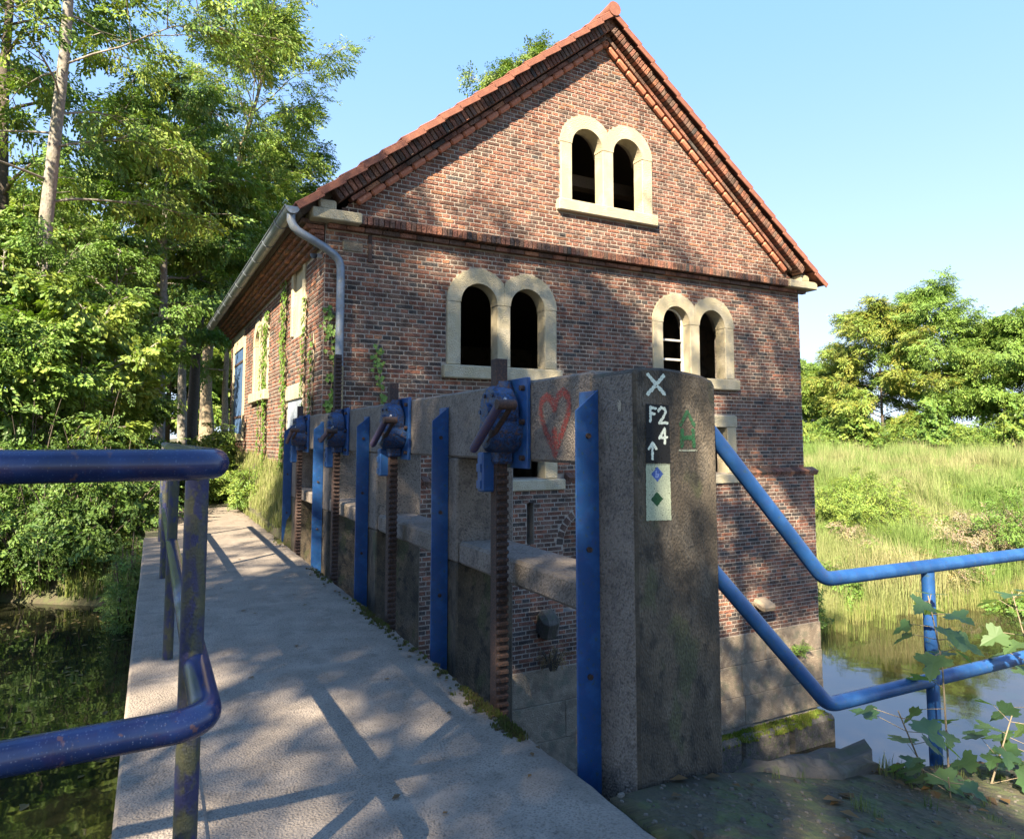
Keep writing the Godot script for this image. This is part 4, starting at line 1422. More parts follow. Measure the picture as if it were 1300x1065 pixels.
func build_trees() -> void:
	var W := "woodland trees behind the pond"
	tree("beech_tree", "tall beech with smooth grey trunk standing at the pond's far bank", along(-7.2, 17.5), 11, {"h": 21.0, "r": 0.18, "lk": 0.24, "cb": 0.30, "cr": 4.7, "limbs": 36, "subs": 8, "per": 9, "a": GREEN_M, "b": GREEN_Y, "bark": M.bark_grey, "kind": 0, "sc": 1.05, "droop": 0.65, "up": 0.25, "lean": Vector3(0.5, 0, 0)}, W)
	tree("beech_tree", "dark-trunked tree behind the grey beech", along(-9.6, 23.0), 12, {"h": 20.0, "r": 0.24, "cb": 0.3, "cr": 4.6, "limbs": 28, "subs": 8, "per": 9, "a": GREEN_M, "b": GREEN_L, "bark": M.bark_dark, "kind": 0, "sc": 1.3, "droop": 0.6}, W)
	tree("maple_tree", "grey-stemmed tree left of the twin trunks at the path's end", along(0.4, 23.0), 13, {"h": 11.5, "r": 0.2, "cb": 0.40, "cr": 3.0, "limbs": 22, "subs": 8, "per": 9, "a": GREEN_M, "b": GREEN_L, "bark": M.bark_grey, "kind": 0, "sc": 0.95, "droop": 0.6}, W)
	tree("maple_tree", "pale trunk of the twin pair at the path's end", along(1.75, 25.0), 14, {"h": 11.5, "r": 0.17, "cb": 0.46, "cr": 2.8, "limbs": 20, "subs": 8, "per": 9, "a": GREEN_L, "b": GREEN_Y, "bark": M.bark_grey, "kind": 0, "sc": 1.0, "lean": Vector3(-0.6, 0, 0)}, W)
	tree("maple_tree", "dark trunk of the twin pair at the path's end", along(2.35, 25.4), 15, {"h": 11.0, "r": 0.23, "cb": 0.44, "cr": 2.8, "limbs": 20, "subs": 8, "per": 9, "a": GREEN_M, "b": GREEN_Y, "bark": M.bark_dark, "kind": 0, "sc": 1.25, "lean": Vector3(0.5, 0, 0)}, W)
	tree("maple_tree", "yellowing tree between the beech and the airy crown", along(0.2, 28.0), 16, {"h": 14.5, "r": 0.18, "cb": 0.45, "cr": 2.8, "limbs": 22, "subs": 8, "per": 8, "a": GREEN_L, "b": GOLD, "bark": M.bark_tan, "kind": 2, "sc": 1.2}, W)
	tree("ash_tree", "tall airy tree with tan bent limb and sunlit crown", along(3.5, 33.0), 17, {"h": 19.8, "r": 0.26, "cb": 0.45, "cr": 5.8, "limbs": 28, "subs": 10, "per": 10, "a": GREEN_L, "b": GREEN_Y, "bark": M.bark_tan, "kind": 1, "sc": 1.45, "up": 0.75, "droop": 0.35, "wob": 0.03, "lean": Vector3(2.6, 0, 0)}, W)
	tree("ash_tree", "airy pale green tree behind the mill's eaves", along(7.4, 36.0), 18, {"h": 15.5, "r": 0.22, "cb": 0.38, "cr": 4.4, "limbs": 24, "subs": 9, "per": 10, "a": GREEN_M, "b": GREEN_Y, "bark": M.bark_tan, "kind": 1, "sc": 1.5, "up": 0.6, "wob": 0.03, "lean": Vector3(0.8, 0, 0)}, W)
	tree("ash_tree", "slim tan trunk close behind the mill's rear corner", along(4.6, 30.0), 19, {"h": 11.0, "r": 0.15, "cb": 0.3, "cr": 2.8, "limbs": 20, "subs": 8, "per": 9, "a": GREEN_M, "b": GREEN_Y, "bark": M.bark_tan, "kind": 3, "sc": 1.3}, W)
	var bk := "background trees deep in the wood"
	var bearings := [-14.0, -11.5, -8.0, -5.0, -2.2, 0.8, 3.0, 5.6, 8.6, 11.5]
	for i in bearings.size():
		tree("forest_tree", "leafy tree deep in the wood behind the path", along(bearings[i], 42.0 + (i * 7) % 11), 30 + i, {"h": 13.0 + (i * 5) % 4 - (4.5 if i > 4 else 0.0), "r": 0.2, "cb": 0.14, "cr": 4.2, "limbs": 24, "subs": 8, "per": 9, "a": GREEN_M, "b": GREEN_Y, "bark": M.bark_dark, "kind": 0 if i % 2 == 0 else 2, "sc": 1.9, "droop": 0.6}, bk)
	# understorey: young trees in the sun along the pond
	var us := "young trees along the pond's far bank"
	var young := [[-9.8, 15.0, 4.6], [-8.0, 13.6, 3.4], [-6.2, 15.5, 4.9], [-4.6, 14.2, 3.6], [-3.0, 16.5, 5.2], [-5.4, 20.0, 7.0], [-2.2, 21.0, 6.6], [-11.5, 17.5, 6.0], [-12.5, 13.5, 4.0], [-8.6, 19.0, 6.8]]
	for i in young.size():
		var y: Array = young[i]
		tree("young_maple", "slender young tree in leaf along the pond's far bank", along(y[0], y[1]), 60 + i, {"h": y[2], "r": 0.035, "cb": 0.12, "cr": 1.5, "limbs": 16, "subs": 6, "per": 9, "a": [GREEN_M, GREEN_L][i % 2], "b": GREEN_L if i % 3 else GREEN_Y, "bark": M.bark_grey, "kind": [2, 0, 3][i % 3], "sc": 0.76, "up": 0.55, "wob": 0.03}, us)
	tree("roof_tree", "tall tree whose top shows above the mill's roof", along(27.6, 37.0), 90, {"h": 24.8, "r": 0.25, "cb": 0.5, "cr": 3.6, "limbs": 30, "subs": 8, "per": 9, "a": GREEN_M, "b": GREEN_Y, "bark": M.bark_tan, "kind": 3, "sc": 1.5})
	# right: field trees
	var fd := "trees at the far edge of the field"
	var ft := [[51.0, 93.0, 11.0, 5.2], [54.2, 90.0, 17.5, 7.2], [57.0, 92.0, 19.0, 7.4], [60.3, 95.0, 14.5, 7.0], [63.2, 91.0, 15.0, 7.2], [66.2, 95.0, 14.0, 7.0], [49.2, 100.0, 11.5, 5.5]]
	var fl := ["small rounded tree beside the mill's wall across the field", "broad tree with golden autumn branches at the field's edge", "tallest tree at the field's edge with drooping top shoots", "mid green tree next to the tallest field tree", "dense round tree towards the end of the field", "outermost tree of the field's edge", "low tree half behind the mill's corner"]
	for i in ft.size():
		var f: Array = ft[i]
		tree("field_tree", fl[i], along(f[0], f[1]), 110 + i, {"h": f[2], "r": 0.2, "cb": 0.08, "cr": f[3], "limbs": 36, "subs": 9, "per": 12, "a": GREEN_L, "b": [GREEN_Y, GOLD, GREEN_L, GREEN_Y, GREEN_L, GREEN_Y, GREEN_L][i], "bark": M.bark_dark, "kind": [0, 1, 1, 0, 0, 2, 3][i], "sc": 2.5, "droop": 0.5, "up": 0.4}, fd)
	# the trees behind the camera that throw their shade over bridge and gable
	var sh := "trees on the near bank that shade the footbridge"
	tree("shade_tree", "broad tree on the near bank left of the footbridge", Vector3(-9.4, -0.05, 5.2), 141, {"h": 14.0, "r": 0.26, "cb": 0.3, "cr": 4.7, "limbs": 30, "subs": 8, "per": 6, "a": GREEN_M, "b": GREEN_L, "bark": M.bark_grey, "kind": 0, "sc": 1.2, "droop": 0.5}, sh)
	tree("shade_tree", "tree on the near bank close to the pond's edge", Vector3(-8.2, -0.05, 2.0), 143, {"h": 14.5, "r": 0.24, "cb": 0.34, "cr": 4.4, "limbs": 30, "subs": 8, "per": 10, "a": GREEN_M, "b": GREEN_L, "bark": M.bark_grey, "kind": 0, "sc": 1.25, "droop": 0.5}, sh)
	tree("shade_tree", "tallest tree on the near bank farther from the pond", Vector3(-5.0, -0.05, 3.6), 131, {"h": 17.0, "r": 0.28, "cb": 0.52, "cr": 4.6, "limbs": 28, "subs": 8, "per": 7, "a": GREEN_M, "b": GREEN_L, "bark": M.bark_grey, "kind": 0, "sc": 1.2, "droop": 0.5}, sh)

func build_shrubs() -> void:
	var bank := "shrubs overhanging the pond's far bank"
	var list := [[-10.4, 12.2, 1.5, 1.9], [-8.4, 11.8, 1.4, 1.6], [-6.3, 11.7, 1.3, 1.75], [-4.4, 11.6, 1.2, 1.5], [-2.9, 11.6, 1.0, 1.5], [-12.5, 12.8, 1.6, 2.0], [-1.9, 12.6, 0.9, 1.4], [-7.4, 13.0, 1.5, 2.3], [-4.0, 13.2, 1.4, 2.1]]
	for i in list.size():
		var s: Array = list[i]
		var p := along(s[0], s[1])
		shrub("bank_shrub", "leafy shrub overhanging the pond's far bank", p + Vector3(0, -0.15, 0), 200 + i, Vector3(s[2], s[3], s[2]), 26, 15, GREEN_D, GREEN_L, [0, 2, 3][i % 3], 0.5, bank)
	shrub("path_bush", "sunlit bush closing the path beyond the bridge", Vector3(0.75, 0, -15.6), 220, Vector3(1.0, 1.15, 0.9), 40, 18, GREEN_M, GREEN_Y, 0, 0.62)
	shrub("path_bush", "low bush at the foot of the mill's side wall", Vector3(1.55, 0.1, -13.2), 221, Vector3(0.3, 0.75, 0.9), 26, 14, GREEN_M, GREEN_Y, 3, 0.5)
	shrub("path_bush", "bright bush left of the path's end", Vector3(-0.75, 0.0, -12.3), 222, Vector3(0.55, 1.0, 0.8), 34, 16, GREEN_L, GREEN_Y, 3, 0.55)
	shrub("path_bush", "bush behind the path under the blue shutters", Vector3(1.3, 0.4, -17.4), 223, Vector3(0.6, 1.1, 1.2), 30, 16, GREEN_M, GREEN_Y, 0, 0.62)
	# ivy over the corner where the weir meets the bank
	shrub("ivy_mound", "trailing ivy hanging over the weir's corner into the pond", Vector3(-0.22, -0.95, -9.6), 230, Vector3(0.22, 1.02, 0.75), 60, 16, GREEN_M, Color(0.12, 0.17, 0.06), 3, 0.26, "", "ivy", 0.1)
	# far side of the river
	var fg := "shrubs on the river's far bank"
	var rl := [[50.9, 24.5, 0.7, 1.2, GREEN_M, GREEN_L, "small leafy shrub on the river bank beside the mill"], [53.0, 33.0, 2.0, 2.8, GREEN_L, GREEN_Y, "light green shrub halfway up the river bank"], [62.6, 34.0, 3.2, 3.4, GREEN_M, GREEN_L, "large rounded shrub high on the river bank"], [61.8, 26.5, 1.2, 1.5, GREEN_M, GREEN_L, "dark shrub near the water past the railing post"], [58.2, 33.0, 2.4, 1.5, Color(0.33, 0.25, 0.20), Color(0.22, 0.24, 0.09), "pinkish faded flower clump on the river bank"], [60.0, 37.0, 2.6, 1.4, Color(0.33, 0.26, 0.2), Color(0.2, 0.23, 0.08), "tawny faded flower clump farther up the bank"], [55.5, 28.0, 1.8, 1.2, Color(0.2, 0.2, 0.07), Color(0.27, 0.22, 0.1), "yellowed herb clump above the waterline"], [51.2, 31.0, 1.5, 2.4, GREEN_L, GREEN_Y, "pale shrub by the mill's water-side corner"]]
	for i in rl.size():
		var s: Array = rl[i]
		shrub("river_shrub", s[6], along(s[0], s[1]) + Vector3(0, -0.1, 0), 240 + i, Vector3(s[2], s[3], s[2]), 48, 17, s[4], s[5], [0, 3, 0, 2, 3, 3, 3, 3][i], 0.85, fg)
	for i in 11:
		shrub("hedge_bush", "bush in the hedge below the field trees", along(49.5 + i * 1.6, 82.0 + (i * 5) % 6), 280 + i, Vector3(3.2, 4.0 + (i % 3) * 1.2, 2.4), 26, 13, GREEN_M, GREEN_L if i % 2 else GREEN_Y, [0, 3, 2][i % 3], 2.3, "hedge bushes below the field trees")
	var hr := RandomNumberGenerator.new()
	hr.seed = 77
	for i in 46:
		var pale := i % 3 == 0
		shrub("meadow_herb", "pinkish seeding herb clump in the meadow across the river" if pale else "green herb clump in the meadow across the river", along(hr.randf_range(50.0, 64.5), hr.randf_range(23.0, 58.0)), 300 + i, Vector3(hr.randf_range(0.6, 1.7), hr.randf_range(0.8, 1.6), 1.0), 18, 9, Color(0.32, 0.24, 0.19) if pale else GREEN_M, Color(0.3, 0.3, 0.14) if pale else GREEN_Y, 3, 0.7, "pale herb clumps in the meadow" if pale else "green herb clumps in the meadow", "herb")
	for i in 9:
		var fp := along(50.2 + i * 1.55, 72.0)
		var pg := Geo.new()
		pg.tube([Vector3(0, -0.3, 0), Vector3(hr.randf_range(-0.04, 0.04), 1.25, 0), Vector3(0, 1.3, 0)], [0.055, 0.05, 0.02], 7)
		var po := put(pg, "fence_post", M.bark_tan)
		po.position = fp
		tag(po, "weathered wooden fence post at the meadow's upper edge", "post", "fence posts along the meadow")
	shrub("wall_fern", "small green plant rooted in the mill's lower wall", Vector3(10.0, -2.32, -8.95), 260, Vector3(0.16, 0.16, 0.14), 10, 8, GREEN_M, GREEN_L, 3, 0.22)
	shrub("wall_fern", "bright tufted plant at the mill's waterline behind the pillar", Vector3(6.9, -3.5, -8.55), 261, Vector3(0.5, 0.45, 0.35), 26, 14, GREEN_L, GREEN_Y, 3, 0.3)
	shrub("wall_climber", "dark climbing plant on the mill's water-side corner", Vector3(10.75, -2.6, -9.6), 262, Vector3(0.25, 1.9, 0.5), 26, 14, GREEN_D, GREEN_M, 0, 0.45)
	shrub("corbel_weed", "withered weed on the dark corbel stone of the lower wall", Vector3(4.95, -1.75, -8.6), 263, Vector3(0.22, 0.2, 0.15), 14, 3, Color(0.2, 0.13, 0.06), Color(0.3, 0.2, 0.1), 3, 0.22)

func ivy(label: String, F: Transform3D, u: float, v0: float, v1: float, w: float, n: int, sd: int) -> void:
	var t := thing("ivy_vine", label, "ivy", F * Vector3(u, v0, 0.01), 0.0, "ivy strands climbing the mill")
	var inv := t.transform.affine_inverse()
	var r := RandomNumberGenerator.new()
	r.seed = sd
	var g := Geo.new()
	var pts := []
	var rr := []
	for k in 13:
		var f := k / 12.0
		pts.append(inv * (F * Vector3(u + sin(f * 7.0 + sd) * w * 0.35, lerpf(v0, v1, f), 0.018)))
		rr.append(0.009)
	g.tube(pts, rr, 5)
	put(g, "stem", M.bark_tan, t)
	var sp := Sprays.new()
	for i in n:
		var f := r.randf()
		var p := F * Vector3(u + sin(f * 7.0 + sd) * w * 0.35 + r.randfn(0, w * 0.4) * (0.5 + f * 0.7), lerpf(v0, v1, f), 0.03 + absf(r.randfn(0, 0.02)))
		var d := F.basis * Vector3(r.randf_range(-0.7, 0.7), -0.8, 0.35)
		var z := d.cross(F.basis.z).normalized()
		var x := d.normalized()
		sp.add(Basis(x, z.cross(x) , z) * r.randf_range(0.7, 1.25), inv * p, tint(GREEN_M, GREEN_L if r.randf() < 0.8 else GREEN_Y, r))
	var lf := Geo.new()
	lf.col = Color(1, 1, 1)
	leaf_into(lf, Vector3.ZERO, Vector3.RIGHT, Vector3.UP, 0.065, 0.058)
	put_sprays(sp, lf.mesh(), M.leaf, "leaves", t)

func build_ivy() -> void:
	var mt := Transform3D(Basis(Vector3.UP, deg_to_rad(1.3)), Vector3(1.839, 0, -8.9))
	var left := mt * Transform3D(Basis(Vector3(0, 0, 1), Vector3(0, 1, 0), Vector3(-1, 0, 0)), Vector3.ZERO)
	ivy("thick ivy strand beside the blocked side window", left, -2.4, 0.6, 3.78, 0.26, 620, 301)
	ivy("sunlit ivy strand crossing the side wall's twin window", left, -4.15, 0.7, 3.5, 0.22, 520, 302)
	ivy("thin ivy strand next to the mill's corner", left, -0.95, 1.2, 3.2, 0.08, 150, 303)
	ivy("short ivy strand between the corner and the blocked window", left, -0.45, 1.4, 2.6, 0.06, 70, 304)
	ivy("yellowing ivy strand farther along the side wall", left, -4.7, 1.0, 3.4, 0.1, 160, 305)
	ivy("ivy creeping behind the zinc downpipe", mt, 0.1, 1.4, 2.9, 0.1, 120, 306)
	ivy("ivy sprig on the gable front right of the downpipe", mt, 0.72, 1.4, 2.5, 0.10, 60, 307)

func maple_leaf(g: Geo) -> void:
	# five-lobed sycamore leaf in the xz plane, stalk end at the origin, pointing along +x
	var o := [Vector2(0.0, 0.0), Vector2(-0.05, 0.14), Vector2(-0.10, 0.27), Vector2(0.02, 0.30), Vector2(0.07, 0.36), Vector2(0.05, 0.50), Vector2(0.10, 0.56), Vector2(0.19, 0.52), Vector2(0.24, 0.60), Vector2(0.33, 0.52), Vector2(0.38, 0.44), Vector2(0.42, 0.27), Vector2(0.50, 0.17), Vector2(0.60, 0.24), Vector2(0.70, 0.26), Vector2(0.74, 0.18), Vector2(0.86, 0.15), Vector2(0.90, 0.07), Vector2(1.05, 0.0)]
	var c := Vector3(0.33, -0.03, 0)
	for s in [1.0, -1.0]:
		for i in o.size() - 1:
			var a := Vector3(o[i].x, 0.10 * absf(o[i].y) - 0.10 * o[i].x * o[i].x, o[i].y * s)
			var b := Vector3(o[i + 1].x, 0.10 * absf(o[i + 1].y) - 0.10 * o[i + 1].x * o[i + 1].x, o[i + 1].y * s)
			if s > 0: g.tri(c, b, a)
			else: g.tri(c, a, b)

func build_sapling() -> void:
	var lg := Geo.new()
	maple_leaf(lg)
	var lm := lg.mesh()
	var r := RandomNumberGenerator.new()
	r.seed = 404
	var plants := [
		["sycamore sapling with lobed leaves in front of the railing post", Vector3(3.06, -0.75, -1.98), [[Vector3(3.06, -0.7, -1.98), Vector3(3.1, -0.2, -1.99), Vector3(3.09, 0.25, -1.99), Vector3(3.03, 0.53, -2.0)], [Vector3(3.06, -0.6, -1.98), Vector3(2.9, -0.2, -1.95), Vector3(2.66, 0.14, -1.9)], [Vector3(3.06, -0.6, -1.98), Vector3(3.25, -0.25, -1.9), Vector3(3.35, 0.02, -1.86)], [Vector3(3.06, -0.6, -1.98), Vector3(2.9, -0.35, -1.85), Vector3(2.8, -0.1, -1.8)]]],
		["sycamore sapling with dark lobed leaves right of the railing post", Vector3(3.7, -0.85, -1.9), [[Vector3(3.7, -0.8, -1.9), Vector3(3.72, -0.3, -1.92), Vector3(3.68, 0.2, -1.95), Vector3(3.6, 0.5, -1.97)], [Vector3(3.7, -0.7, -1.9), Vector3(3.5, -0.3, -1.85), Vector3(3.38, -0.08, -1.8)], [Vector3(3.7, -0.7, -1.9), Vector3(3.85, -0.25, -1.85), Vector3(3.95, 0.15, -1.85)]]],
	]
	for q in plants:
		var t := thing("sycamore_sapling", q[0], "sapling", q[1], 0.0, "sycamore saplings by the blue railing")
		var at: Vector3 = q[1]
		var first := true
		for st in q[2]:
			var g := Geo.new()
			var pts := []
			var rr := []
			for i in st.size():
				pts.append(st[i] - at)
				rr.append(lerpf(0.006, 0.0025, float(i) / (st.size() - 1)))
			g.tube(pts, rr, 6)
			put(g, "stem", M.bark_tan, t)
			var n: int = 9 if first else 7
			for k in n:
				var f := lerpf(0.42 if first else 0.35, 1.0, (k + 0.5) / n)
				var qf := f * (pts.size() - 1)
				var kk := mini(int(qf), pts.size() - 2)
				var p: Vector3 = pts[kk].lerp(pts[kk + 1], qf - kk)
				for s in [-1.0, 1.0]:
					if r.randf() < 0.12: continue
					var az := r.randf_range(-0.7, 0.7) + (0.0 if s > 0 else PI) + k * 1.57 * 0.5
					var d := Vector3(cos(az), r.randf_range(-0.25, 0.25), sin(az)).normalized()
					var stalk := r.randf_range(0.05, 0.11)
					var tip := p + d * stalk + Vector3(0, 0.02, 0)
					var lf := MeshInstance3D.new()
					lf.mesh = lm
					lf.material_override = M["leaf_%d" % r.randi_range(0, 2)]
					lf.name = "leaf"
					t.add_child(lf, true)
					var up := Vector3(r.randf_range(-0.4, 0.4), 1.0, r.randf_range(-0.1, 0.7)).normalized()
					var x := (d + Vector3(0, r.randf_range(-0.55, -0.05), 0)).normalized()
					var z := x.cross(up).normalized()
					lf.transform = Transform3D(Basis(x, z.cross(x), z) * r.randf_range(0.075, 0.135), tip)
					var sg := Geo.new()
					sg.tube([p, tip], [0.0018, 0.0014], 4, false)
					put(sg, "leaf_stalk", M.bark_tan, t)
			first = false

func build_grass() -> void:
	var r := RandomNumberGenerator.new()
	r.seed = 505
	var tall := tuft_mesh(1, 18, 0.85, 0.012, 0.6)
	var sp := Sprays.new()
	var straw := Color(0.34, 0.315, 0.165)
	var lush := Color(0.165, 0.25, 0.065)
	var pn := FastNoiseLite.new()
	pn.seed = 8
	pn.frequency = 0.09
	for i in 24000:
		var d := lerpf(21.0, 92.0, pow(r.randf(), 1.4))
		var p := along(r.randf_range(47.5, 66.5), d)
		if p.y < -3.98 or p.x < 10.6: continue
		var k := pn.get_noise_2d(p.x, p.z)
		var c := lush.lerp(straw, clampf(0.38 + k * 1.6 + r.randf_range(-0.25, 0.25), 0, 1))
		var s := r.randf_range(0.5, 1.1) * (1.0 + maxf(0.0, pn.get_noise_2d(p.z * 3.0, p.x * 3.0)) * 1.6)
		sp.add(Basis(Vector3.UP, r.randf() * TAU) * (s * (1.0 + 0.012 * (d - 20.0))), p, c)
	tag(put_sprays(sp, tall, M.grass, "meadow_grass"), "tall straw and green grass covering the field across the river", "grass", "", "stuff")
	# waterside sedge
	sp = Sprays.new()
	for i in 620:
		var x := r.randf_range(10.8, 36.0)
		var p := Vector3(x, -3.92, -14.0 + pn.get_noise_1d(x * 6.0) * 1.2 + r.randfn(0, 0.35))
		sp.add(Basis(Vector3.UP, r.randf() * TAU) * r.randf_range(0.3, 0.9), p, Color(0.15, 0.23, 0.045).lerp(Color(0.3, 0.28, 0.12), r.randf()))
	tag(put_sprays(sp, tall, M.grass, "sedge"), "bright green sedge fringing the river's far edge", "sedge", "", "stuff")
	# verge between path and mill, pond bank
	sp = Sprays.new()
	var short := tuft_mesh(2, 14, 0.16, 0.007, 0.22)
	for i in 2600:
		var p := Vector3(r.randf_range(1.42, 1.86), 0, r.randf_range(-16.5, -9.45))
		p.y = ground_y(p.x, p.z)
		sp.add(Basis(Vector3.UP, r.randf() * TAU) * r.randf_range(0.35, 0.85), p, Color(0.16, 0.2, 0.05).lerp(straw, r.randf() * 0.75))
	for i in 3200:
		var p := Vector3(r.randf_range(-4.5, -0.15), 0, r.randf_range(-17.0, -10.3))
		p.y = ground_y(p.x, p.z)
		if p.y < -0.85: continue
		sp.add(Basis(Vector3.UP, r.randf() * TAU) * r.randf_range(0.7, 1.8), p, Color(0.07, 0.12, 0.025).lerp(Color(0.2, 0.22, 0.06), r.randf()))
	tag(put_sprays(sp, short, M.grass, "verge_grass"), "short grass along the path's verge and the pond bank", "grass", "", "stuff")
	sp = Sprays.new()
	for i in 900:
		var p := Vector3(r.randf_range(2.0, 6.0), 0, r.randf_range(-2.2, 0.4))
		p.y = ground_y(p.x, p.z) - 0.01
		if pn.get_noise_2d(p.x * 22.0, p.z * 22.0) < -0.05: continue
		sp.add(Basis(Vector3.UP, r.randf() * TAU) * r.randf_range(0.2, 0.5), p, Color(0.07, 0.12, 0.03).lerp(straw, r.randf() * 0.3))
	tag(put_sprays(sp, short, M.grass, "bank_grass"), "thin grass on the near bank beside the end pillar", "grass", "", "stuff")
	sp = Sprays.new()
	var pebble := Geo.new()
	var ring := []
	for k in 7: ring.append(Vector3(cos(TAU * k / 7.0) * (1.0 + 0.2 * sin(k * 2.3)), 0, sin(TAU * k / 7.0) * (0.8 + 0.2 * cos(k * 1.7))) * 0.02)
	for k in 7:
		var a: Vector3 = ring[k]
		var b: Vector3 = ring[(k + 1) % 7]
		pebble.quad(b - Vector3(0, 0.008, 0), a - Vector3(0, 0.008, 0), a * 0.75 + Vector3(0, 0.009, 0), b * 0.75 + Vector3(0, 0.009, 0))
		pebble.tri(Vector3(0, 0.012, 0), b * 0.75 + Vector3(0, 0.009, 0), a * 0.75 + Vector3(0, 0.009, 0))
	for i in 2600:
		var p := Vector3(r.randf_range(1.45, 4.2), 0, r.randf_range(-2.2, -0.2))
		p.y = ground_y(p.x, p.z)
		var k := r.randf_range(0.5, 1.3)
		sp.add(Basis(Vector3.UP, r.randf() * TAU) * (r.randf_range(0.12, 0.5) * (2.2 if r.randf() < 0.04 else 1.0)), p, Color(0.095 * k, 0.084 * k, 0.068 * k))
	tag(put_sprays(sp, pebble.mesh(), M.grit_stone, "gravel"), "grey gravel scattered on the bank beside the end pillar", "gravel", "", "stuff")
	sp = Sprays.new()
	for i in 260:
		var p := Vector3(r.randf_range(1.5, 4.5), 0, r.randf_range(-2.15, 0.0))
		p.y = ground_y(p.x, p.z) + 0.012
		sp.add(Basis(Vector3.UP, r.randf() * TAU) * r.randf_range(0.5, 1.0), p, Color(0.2, 0.12, 0.05).lerp(Color(0.1, 0.07, 0.04), r.randf()))
	var dry := Geo.new()
	leaf_into(dry, Vector3.ZERO, Vector3.RIGHT, Vector3.UP, 0.07, 0.045, 0.2)
	tag(put_sprays(sp, dry.mesh(), M.grass, "bank_litter"), "dry brown leaves fallen on the bank beside the end pillar", "leaves", "", "stuff")
	# moss and weeds in the joint of the footbridge's edge
	sp = Sprays.new()
	var mossy := tuft_mesh(3, 18, 0.022, 0.006, 0.05)
	for c in [[-3.0, 0.3, 170], [-2.72, 0.12, 90], [-4.9, 0.5, 150], [-6.6, 0.4, 50], [-8.9, 0.4, 60], [-4.0, 0.9, 60]]:
		for i in c[2]:
			var p := Vector3(1.40 - absf(r.randfn(0, 0.035)), 0.002, c[0] + r.randfn(0, c[1] * 0.5))
			sp.add(Basis(Vector3.UP, r.randf() * TAU) * r.randf_range(0.4, 0.9), p, Color(0.09, 0.115, 0.025).lerp(Color(0.09, 0.07, 0.04), r.randf()))
	tag(put_sprays(sp, mossy, M.grass, "moss"), "moss and crumbs along the footbridge's sluice edge", "moss", "", "stuff")
	# moss on the mill's footing
	sp = Sprays.new()
	for i in 1900:
		var x := r.randf_range(5.5, 10.5)
		var f := r.randf()
		var p := Vector3(x, -3.45 - 0.1 * f * f, -8.9 + 0.16 + f * 0.2 - (x - 1.84) * 0.0227)
		if pn.get_noise_2d(x * 14.0, f * 30.0) < -0.08: continue
		sp.add(Basis(Vector3.UP, r.randf() * TAU) * r.randf_range(1.2, 2.6), p, Color(0.13, 0.2, 0.025).lerp(Color(0.2, 0.21, 0.05), r.randf()))
	tag(put_sprays(sp, mossy, M.grass, "footing_moss"), "bright green moss on the mill's footing at the waterline", "moss", "", "stuff")
	# leaves afloat on the pond
	sp = Sprays.new()
	var lf := Geo.new()
	leaf_into(lf, Vector3.ZERO, Vector3.RIGHT, Vector3.UP, 0.07, 0.045, 0.08)
	for i in 230:
		var near_bank := r.randf() < 0.45
		var p := Vector3(-absf(r.randfn(0, 1.6)) - 0.1, -0.893, -9.9 + r.randfn(0, 0.35) if near_bank else r.randf_range(-9.8, -3.5))
		sp.add(Basis(Vector3.UP, r.randf() * TAU) * r.randf_range(0.6, 1.2), p, Color(0.24, 0.17, 0.07).lerp(Color(0.1, 0.09, 0.04), r.randf()))
	tag(put_sprays(sp, lf.mesh(), M.grass, "floating_leaves"), "fallen yellow leaves afloat on the dark pond", "leaves", "", "stuff")
	sp = Sprays.new()
	for i in 130:
		var p := Vector3(r.randf_range(0.2, 1.38), 0.012, -r.randf_range(2.0, 13.5))
		if r.randf() < 0.6: p.x = 1.38 - absf(r.randfn(0, 0.06))
		sp.add(Basis(Vector3.UP, r.randf() * TAU) * r.randf_range(0.25, 0.6), p, Color(0.2, 0.11, 0.05).lerp(Color(0.12, 0.08, 0.045), r.randf()))
	tag(put_sprays(sp, lf.mesh(), M.grass, "leaf_litter"), "small dry leaves scattered on the footbridge", "leaves", "", "stuff")

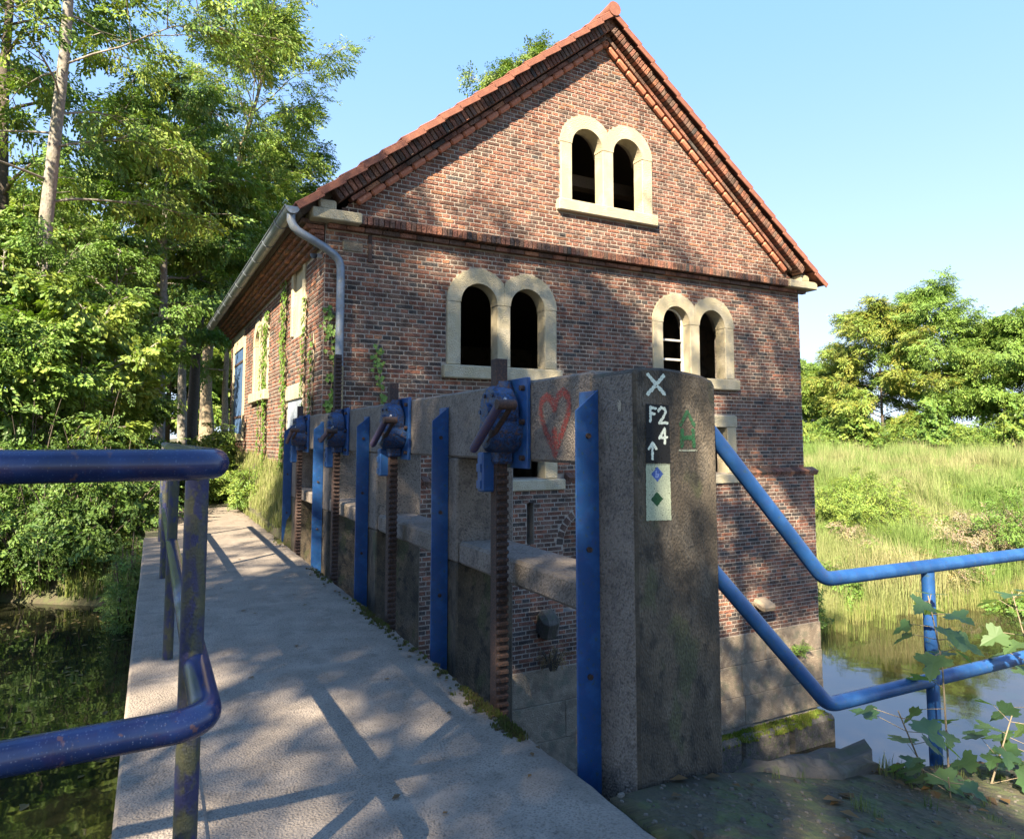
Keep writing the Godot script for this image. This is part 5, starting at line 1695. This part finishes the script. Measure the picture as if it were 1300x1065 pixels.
# ------------------------------------------------------------------ scene
func _ready() -> void:
	var cam := Camera3D.new()
	cam.projection = Camera3D.PROJECTION_FRUSTUM
	cam.near = 0.1
	cam.far = 900.0
	cam.size = 0.1 * 1065.0 / 902.0
	cam.frustum_offset = Vector2(0, -0.1 * 45.0 / 902.0)
	var yaw := deg_to_rad(26.7)
	var pitch := deg_to_rad(4.58)
	add_child(cam)
	cam.look_at_from_position(Vector3(0, 1.2, 0), Vector3(sin(yaw) * cos(pitch), 1.2 + sin(pitch), -cos(yaw) * cos(pitch)), Vector3.UP)
	cam.current = true

	var env := Environment.new()
	env.background_mode = Environment.BG_SKY
	env.tonemap_mode = Environment.TONE_MAPPER_LINEAR
	env.tonemap_exposure = 4.85
	var sky := Sky.new()
	var sm := ProceduralSkyMaterial.new()
	sm.sky_top_color = Color(0.285, 0.412, 0.590)
	sm.sky_horizon_color = Color(0.565, 0.61, 0.648)
	sm.sky_curve = 0.18
	sm.ground_bottom_color = Color(0.25, 0.27, 0.2)
	sm.ground_horizon_color = Color(0.36, 0.4, 0.38)
	sky.sky_material = sm
	env.sky = sky
	env.sdfgi_enabled = true
	env.ssao_enabled = true
	env.ssil_enabled = true
	var we := WorldEnvironment.new()
	we.environment = env
	add_child(we)

	var sun := DirectionalLight3D.new()
	sun.light_energy = 1.6
	sun.light_color = Color(1.0, 0.935, 0.83)
	sun.light_angular_distance = 0.5
	sun.shadow_enabled = true
	add_child(sun)
	sun.look_at_from_position(Vector3.ZERO, Vector3(0.98, -1.0, -0.92), Vector3.UP)

	make_materials()
	for i in 3:
		var m := mat(0.6, null, Vector3.ONE, null, 1.0, [lin(0.025, 0.062, 0.022), lin(0.035, 0.08, 0.026), lin(0.055, 0.1, 0.03)][i])
		m.backlight_enabled = true
		m.backlight = Color(0.5, 0.6, 0.25)
		M["leaf_%d" % i] = m
	make_sprays()
	build_land()
	build_mill()
	build_sluice()
	build_hoist(-3.13, 1.60, 0.0, "blue rack hoist nearest the end pillar, with folded crank")
	build_hoist(-4.87, 1.61, 0.12, "blue rack hoist second from the end pillar")
	build_hoist(-6.60, 2.0, 0.35, "blue rack hoist with its rack raised in front of the downpipe")
	build_hoist(-8.45, 1.60, 0.2, "blue rack hoist farthest from the end pillar")
	build_railings()
	boulder("bank_rock", "rough dark rock ledge below the end pillar", Vector3(2.36, -0.22, -2.14), Vector3(0.42, 0.12, 0.14), 5, M.rock)
	build_trees()
	build_shrubs()
	build_ivy()
	build_sapling()
	build_grass()
